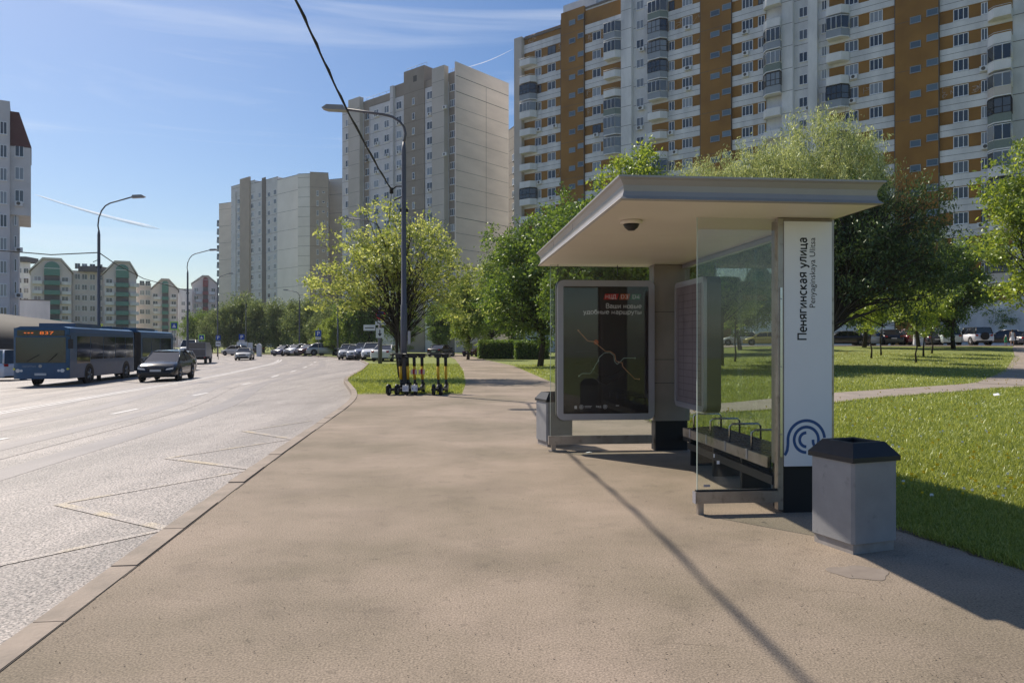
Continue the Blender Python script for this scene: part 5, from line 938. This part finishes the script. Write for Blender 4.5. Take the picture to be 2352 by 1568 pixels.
# ------------------------------------------------------------------ vegetation
def leaves(c, size, el, rng, droop=0.0, up=0.0):
    n_ = len(c); u = rng.normal(size=(n_, 3)); u[:, 2] -= droop; u /= np.linalg.norm(u, axis=1)[:, None]
    v = rng.normal(size=(n_, 3)); v = np.cross(u, v); v /= np.linalg.norm(v, axis=1)[:, None]; s = size * rng.uniform(.55, 1.25, (n_, 1))
    return np.stack([c - u * s, c + v * s * el, c + u * s, c - v * s * el], 1).reshape(-1, 3)
def tree_meshes(seed, H, env, ncl, per, spread, lsize, el, mat, trunk_r=.16, stems=1, base=.25, droop=0.0, shell=.5, flat=.7, lean=(0, 0)):
    rng = np.random.default_rng(seed); cl = []; w_ = np.array([e[3] * e[4] * e[5] for e in env]) ** .8; w_ /= w_.sum()
    while len(cl) < ncl:
        e = env[rng.choice(len(env), p=w_)]; d = rng.normal(size=3); d /= np.linalg.norm(d); r = rng.random() ** shell
        r *= 1 + (.16 * math.sin(3 * d[0] * 2.3 + seed) + .12 * rng.normal()) * (.35 if droop > 1 else 1)
        p = np.array([e[0] + d[0] * e[3] * r, e[1] + d[1] * e[4] * r, e[2] + d[2] * e[5] * r])
        if p[2] > H * .1: cl.append(p)
    cl = np.array(cl); b = MB(); zc = np.mean([e[2] for e in env]); zt = max(e[2] + e[5] * .5 for e in env); cxy = np.mean([[e[0], e[1]] for e in env], 0)
    st = []
    for k in range(stems):
        a = 2 * math.pi * k / stems + .5; off = 0 if stems == 1 else .45
        tip = np.array([cxy[0] * 1.0 + math.cos(a) * off * H * .28, cxy[1] + math.sin(a) * off * H * .28, zt]); pts = [np.array([math.cos(a) * .08 * (stems > 1), math.sin(a) * .08 * (stems > 1), -.1])]
        for i in range(1, 7): f = i / 6; pts.append(pts[0] * (1 - f) + tip * f * np.array([f ** .6, f ** .6, 1]) + rng.normal(size=3) * H * .012 * np.array([1, 1, .2]))
        rr_ = trunk_r * (1 if stems == 1 else .55); rad = [rr_ * 1.25] + [rr_ * (1 - .82 * i / 6) for i in range(1, 7)]; b.tube(pts, rad, M['bark'], 9); st.append((pts, rad))
    for c in cl:
        pts, rad = st[int(np.argmin([np.hypot(*(s[0][4][:2] - c[:2])) for s in st]))]; tz = base * H + (c[2] - base * H) * rng.uniform(.25, .6); tz = max(tz, base * H * .8); k = min(5, max(1, int(np.searchsorted([p[2] for p in pts], tz)))); p0, p1 = pts[k - 1], pts[k]
        f = np.clip((tz - p0[2]) / max(p1[2] - p0[2], .01), 0, 1); s_ = p0 + (p1 - p0) * f; m1 = s_ + (c - s_) * .35 + np.array([0, 0, .04 * H]) + rng.normal(size=3) * .03 * H; m2 = s_ + (c - s_) * .72 + np.array([0, 0, .03 * H]) + rng.normal(size=3) * .02 * H
        r0 = max(.012, rad[k] * .42); b.tube([s_, m1, m2, c], [r0, r0 * .6, r0 * .35, r0 * .12], M['bark'], 5, cap=False)
        for _ in range(2): e = c + rng.normal(size=3) * spread * .9; b.tube([m2, (m2 + e) / 2 + rng.normal(size=3) * .05, e], [r0 * .3, r0 * .2, .005], M['bark'], 3, cap=False)
    cen = []
    for c in cl:
        n_ = int(per * rng.uniform(.5, 1.4)); sub = c + rng.normal(size=(6, 3)) * spread * np.array([1, 1, flat]) * .75; cen.append(sub[rng.integers(0, 6, n_)] + rng.normal(size=(n_, 3)) * spread * .42 * np.array([1, 1, flat]))
        if droop > 1:
            q_ = cen[-1]; q_[:, 2] -= rng.random(n_) ** 2 * spread * 1.6
    cen = np.concatenate(cen); cen = cen[cen[:, 2] > .25]
    vv = leaves(cen, lsize, el, rng, droop); me_t = b.mesh('trunk'); o = qmesh('crown', vv, mat); me_c = o.data; bpy.data.objects.remove(o); return me_t, me_c
def tree(ms, loc, label, group=None, scale=1.0, rz=0.0, name='tree', cat='tree'):
    r_ = thing(name, label, cat, loc, rz, group); r_.scale = scale if hasattr(scale, '__len__') else (scale,) * 3; obj('trunk', ms[0], r_); obj('crown', ms[1], r_); return r_
# maple by the scooters
mp_ = tree_meshes(4, 8.0, [(-.1, 0, 4.4, 2.9, 2.6, 2.1), (-.6, 0, 5.6, 1.9, 1.8, 1.9), (1.3, 0, 5.0, 1.9, 1.7, 2.0), (-1.6, 0, 3.8, 2.0, 1.7, 1.3), (2.2, .3, 3.6, 1.5, 1.3, 1.4), (-2.9, 0, 3.9, 1.6, 1.3, 1.1), (-1.8, 0, 5.6, 1.5, 1.3, 1.2)], 200, 72, .34, .082, .5, M['lm'], .14, 5, .12, .2, .42, .6)
q = G(930, 868); tree(mp_, (q.x - .1, q.y, 0), 'bright yellow green young maple behind the near street lamp', name='maple_tree', scale=(1.05, 1.05, 1.05))
den = [tree_meshes(20 + i, 10, [(0, 0, 5.6, 2.9, 2.7, 3.4), (.6, 0, 7.6, 1.8, 1.8, 2.2), (-.9, .3, 4.0, 2.3, 2.0, 2.0)], 150, 230, .52, .105, .5, mt, .17, 1, .15, .3, .42, .75) for i, mt in enumerate((M['ld'], M['lg'], M['ld']))]
wil = tree_meshes(40, 13, [(0, 0, 8.2, 4.6, 4.3, 4.7), (-2.2, 0, 8.0, 2.6, 3.0, 3.6), (2.3, 0, 8.4, 2.4, 3.0, 3.6)], 380, 330, .50, .115, .22, M['lw'], .28, 2, .15, 1.2, .36, .9)
sap = [tree_meshes(60 + i, 4.6, [(0, 0, 3.2, 1.5, 1.4, 1.15)], 34, 110, .32, .09, .5, M['lg'], .06, 1, .42, .5, .45, .6) for i in range(2)]
far = [tree_meshes(70 + i, 9, [(0, 0, 5.0, 2.9, 2.6, 3.6), (.8, 0, 6.6, 1.7, 1.7, 2.2)], 90, 160, .62, .19, .33, mt, .16, 1, .12, 1.2, .4, 1.1) for i, mt in enumerate((M['lf'], M['ld'], M['lf']))]
tg = 'park trees around the shelter'
wdk = tree_meshes(44, 10.5, [(3.0, 0, 6.6, 3.2, 3, 3.5), (4.3, 0, 5.4, 2.2, 2.2, 2.4), (1.2, 0, 6.5, 2.4, 2.4, 3.0)], 230, 170, .5, .105, .3, M['ldd'], .24, 1, .12, 1.0, .4, .9)  # willow's shaded underside as its own tree, shade put into the leaf colour
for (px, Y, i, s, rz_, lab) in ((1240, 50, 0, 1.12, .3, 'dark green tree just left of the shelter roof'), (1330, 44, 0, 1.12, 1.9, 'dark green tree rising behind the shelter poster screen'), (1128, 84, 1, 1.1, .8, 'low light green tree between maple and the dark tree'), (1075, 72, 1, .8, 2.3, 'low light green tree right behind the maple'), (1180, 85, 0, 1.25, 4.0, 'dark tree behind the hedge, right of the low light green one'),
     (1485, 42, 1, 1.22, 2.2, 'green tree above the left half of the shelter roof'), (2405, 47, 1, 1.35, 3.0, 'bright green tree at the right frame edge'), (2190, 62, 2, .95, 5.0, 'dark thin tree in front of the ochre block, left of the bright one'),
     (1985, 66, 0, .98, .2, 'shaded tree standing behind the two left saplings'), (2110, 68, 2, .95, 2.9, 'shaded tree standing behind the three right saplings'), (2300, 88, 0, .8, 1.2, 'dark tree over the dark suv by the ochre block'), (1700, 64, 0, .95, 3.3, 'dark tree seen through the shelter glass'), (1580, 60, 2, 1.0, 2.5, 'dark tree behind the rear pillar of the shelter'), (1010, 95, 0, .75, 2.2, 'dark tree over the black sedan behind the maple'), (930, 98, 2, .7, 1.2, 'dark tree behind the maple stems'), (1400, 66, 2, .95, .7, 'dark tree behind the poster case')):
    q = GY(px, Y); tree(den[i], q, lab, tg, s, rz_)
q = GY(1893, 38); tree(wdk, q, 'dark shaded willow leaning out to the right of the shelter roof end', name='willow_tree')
q = GY(1862, 42); tree(wil, q, 'large pale silver green willow crown above the shelter roof', name='willow_tree', scale=(.92, 1.0, 1.11)); q = GY(1655, 45); tree(wil, q, 'smaller pale willow crown between the green tree and the big willow', name='willow_tree', scale=(.85, .85, 1.0), rz=1.7)
for i, (px, py, s, lab) in enumerate(((2001, 822, .95, 'front sapling of the left pair on the lawn'), (2024, 815, .95, 'rear leaning sapling of the left pair on the lawn'), (2105, 832, .92, 'nearest sapling of the right hand three'), (2121, 818, 1.0, 'middle sapling of the right hand three'), (2140, 811, 1.0, 'rear leaning sapling of the right hand three'), (1688, 830, 1.1, 'thin sapling seen through the shelter glass'))):
    q = G(px, py); tree(sap[i % 2], q, lab, 'saplings on the lawn', s, i * 1.3, name='sapling')
fg = 'row of trees beyond the bend'
fl = ['leftmost', 'second', 'third', 'fourth', 'fifth', 'sixth', 'seventh', 'eighth', 'ninth', 'tenth', 'eleventh', 'twelfth']
for i, (px, Y, v, s) in enumerate(((452, 135, 1, .9), (487, 130, 0, .85), (522, 128, 0, 1.0), (562, 132, 0, 1.2), (606, 128, 2, 1.02), (640, 126, 0, 1.02), (676, 122, 2, .98), (708, 118, 0, 1.0), (741, 112, 2, .85), (775, 108, 0, .9), (812, 104, 1, .95), (850, 102, 1, 1.0))):
    q = GY(px, Y); tree(far[v], q, 'hazy green tree, %s from the left in the row beyond the bend' % fl[i], fg, s, i * .9)
for i, (px, Y, s, lab) in enumerate(((742, 99, .45, 'bright leafy bush under the parking sign'), (765, 97, .5, 'bright leafy bush right of the parking sign'))): q = GY(px, Y); tree(den[1], q, lab, 'roadside bushes', s, i * 2.0, name='bush', cat='bush')
q = GY(222, 75); tree(den[1], q, 'small bright bush peeking over the bus roof', None, .42, 1, name='bush', cat='bush')
# hedge
def hedge(px0, px1, Y, hh, dep, label, seed):
    rng = np.random.default_rng(seed); a, c = P(px0, HY, Y).x, P(px1, HY, Y).x; n_ = 9000; f = rng.integers(0, 4, n_); u = rng.random((n_, 3))
    p = np.c_[a + (c - a) * u[:, 0], Y + dep * u[:, 1], hh * u[:, 2]]; p[f == 0, 1] = Y; p[f == 1, 2] = hh; p[f == 2, 0] = a; p += rng.normal(size=p.shape) * .09
    r_ = thing('hedge', label, 'hedge', (0, 0, 0), 0, 'clipped hedges by the path'); part('branch_core', lambda b: b.box(a + .15, c - .15, Y + .15, Y + dep - .15, 0, hh - .15, M['bark']), r_); qmesh('foliage', leaves(p, .10, .5, rng), M['ld'], r_)
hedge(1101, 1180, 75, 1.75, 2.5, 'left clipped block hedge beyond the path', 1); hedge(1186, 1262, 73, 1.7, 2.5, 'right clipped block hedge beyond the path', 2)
# grass blades, dandelions
rng = np.random.default_rng(9); n_ = 230000
Yg = 3.2 * (26 / 3.2) ** rng.random(n_); Xg = re(Yg) + .02 - .09 * rng.random(n_) ** 2 + (Yg * .74 - re(Yg)).clip(.5) * rng.random(n_) ** 1.08
n2 = 26000; Y2 = 22.4 + 34 * rng.random(n2) ** 1.4; X2 = xc(Y2) + .03 + (le(Y2) - xc(Y2) - .05) * rng.random(n2)
n3 = 60000; Y3 = 24 + 30 * rng.random(n3) ** 1.3; X3 = re(Y3) + .05 + (Y3 * .74 - re(Y3)) * rng.random(n3)
X = np.concatenate([Xg, X2, X3]); Y = np.concatenate([Yg, Y2, Y3]); keep = np.ones(len(X), bool)
pp = [((a[0], a[1]), (c[0], c[1]), wd) for src, wd in ((PC, 1.0), (PD, 1.15)) for a, c in zip(src[:-1], src[1:])]
for (a, c, wd) in pp:
    dx, dy = c[0] - a[0], c[1] - a[1]; tt = np.clip(((X - a[0]) * dx + (Y - a[1]) * dy) / (dx * dx + dy * dy), 0, 1); dd = np.hypot(X - a[0] - tt * dx, Y - a[1] - tt * dy); keep &= dd > wd + (.5 if a[1] > 40 else 0) - .1
pat = np.sin(X * 2.1 + 1.3 * np.sin(Y * 1.7)) + np.sin(Y * 2.9 + 1.1 * np.sin(X * 2.3)) + .8 * np.sin(X * 5.3 + Y * 4.1); keep &= (pat > -1.0) | (rng.random(len(X)) < .35)
X, Y = X[keep], Y[keep]; Z = hill(X, Y) - .02; n_ = len(X); sz = (.55 + Y / 14).clip(.6, 3.2); hh = rng.uniform(.03, .075, n_) * (.9 + .12 * sz); ww = .004 * sz * rng.uniform(.7, 1.5, n_); an = rng.random(n_) * 6.283
cs_, sn = np.cos(an) * ww, np.sin(an) * ww; lx, ly = rng.normal(size=n_) * hh * .45, rng.normal(size=n_) * hh * .45
vv = np.stack([np.c_[X - cs_, Y - sn, Z], np.c_[X + cs_, Y + sn, Z], np.c_[X + cs_ * .4 + lx, Y + sn * .4 + ly, Z + hh], np.c_[X - cs_ * .4 + lx, Y - sn * .4 + ly, Z + hh]], 1).reshape(-1, 3)
qmesh('grass', vv, M['grass'], kind='stuff', label='short green grass blades covering the lawns')
def flowers(name, X, Y, m, r, label):
    b = []; n_ = len(X); Z = hill(X, Y) + .05; s = r * rng.uniform(.7, 1.3, n_)
    t0 = np.stack([np.c_[X - s, Y, Z - s], np.c_[X + s, Y, Z - s], np.c_[X + s, Y, Z + s], np.c_[X - s, Y, Z + s]], 1).reshape(-1, 3); t1 = np.stack([np.c_[X - s, Y - s, Z], np.c_[X + s, Y - s, Z], np.c_[X + s, Y + s, Z], np.c_[X - s, Y + s, Z]], 1).reshape(-1, 3)
    qmesh(name, np.concatenate([t0, t1]), m, kind='stuff', label=label)
Yf = 7 + 60 * rng.random(1100) ** 1.1; Xf = re(Yf) + .3 + (Yf * .72 - re(Yf)) * rng.random(1100); k = np.ones(1100, bool)
g = G(1965, 812); Xp = g.x + rng.normal(size=500) * 3.5; Yp = g.y + rng.normal(size=500) * 1.8; g = G(2090, 806); Xp = np.r_[Xp, g.x + rng.normal(size=200) * 4]; Yp = np.r_[Yp, g.y + rng.normal(size=200) * 1.5]
flowers('dandelions', np.r_[Xf[:700], Xp], np.r_[Yf[:700], Yp], M['dand'], .014, 'yellow dandelions dotted over the lawn')
flowers('seed_heads', Xf[700:], Yf[700:], M['puff'], .013, 'white dandelion seed heads in the lawn')
q = G(2290, 912); obj('litter', (lambda b: (b.face([(-.12, -.05, .04), (.02, -.09, .07), (.05, .02, .12), (-.08, .06, .09)], M['litter']), b.face([(.02, -.09, .07), (.15, -.02, .05), (.14, .07, .06), (.05, .02, .12)], M['litter']), b.mesh('litter'))[-1])(MB()), None, 'crumpled white plastic bag on the lawn near the right edge', 'litter', loc=q)
# haze: the air of a bright spring day, thin enough to leave the stop itself clear
me = MB(); me.box(-1250, 520, -75, 900, -4, 80, M['conc']); me = me.mesh('haze'); me.materials.clear()
hm = bpy.data.materials.new('haze air'); hm.use_nodes = True; n = hm.node_tree; n.nodes.clear(); o_ = n.nodes.new('ShaderNodeOutputMaterial'); v_ = n.nodes.new('ShaderNodeVolumePrincipled')
v_.inputs['Color'].default_value = (.86, .92, 1, 1); v_.inputs['Density'].default_value = .00017; v_.inputs['Anisotropy'].default_value = .45; n.links.new(v_.outputs[0], o_.inputs['Volume']); me.materials.append(hm)
obj('haze', me, kind='stuff', label='thin bright haze in the air')
for i, (px, py, sz_, lab) in enumerate(((1352, 1040, .05, 'torn white scrap of paper by the foot of the poster screen'),)):
    q = G(px, py); b = MB(); mm_ = M['dust'] if i == 2 else M['litter']; b.face([(-sz_, -sz_ * .4, .004), (sz_ * .2, -sz_ * .6, .012), (sz_ * .4, sz_ * .3, .02), (-sz_ * .6, sz_ * .5, .008)], mm_); b.face([(sz_ * .2, -sz_ * .6, .012), (sz_, -.1 * sz_, .005), (sz_ * .8, sz_ * .5, .009), (sz_ * .4, sz_ * .3, .02)], mm_); b.build('litter', label=lab, cat='litter', loc=q)
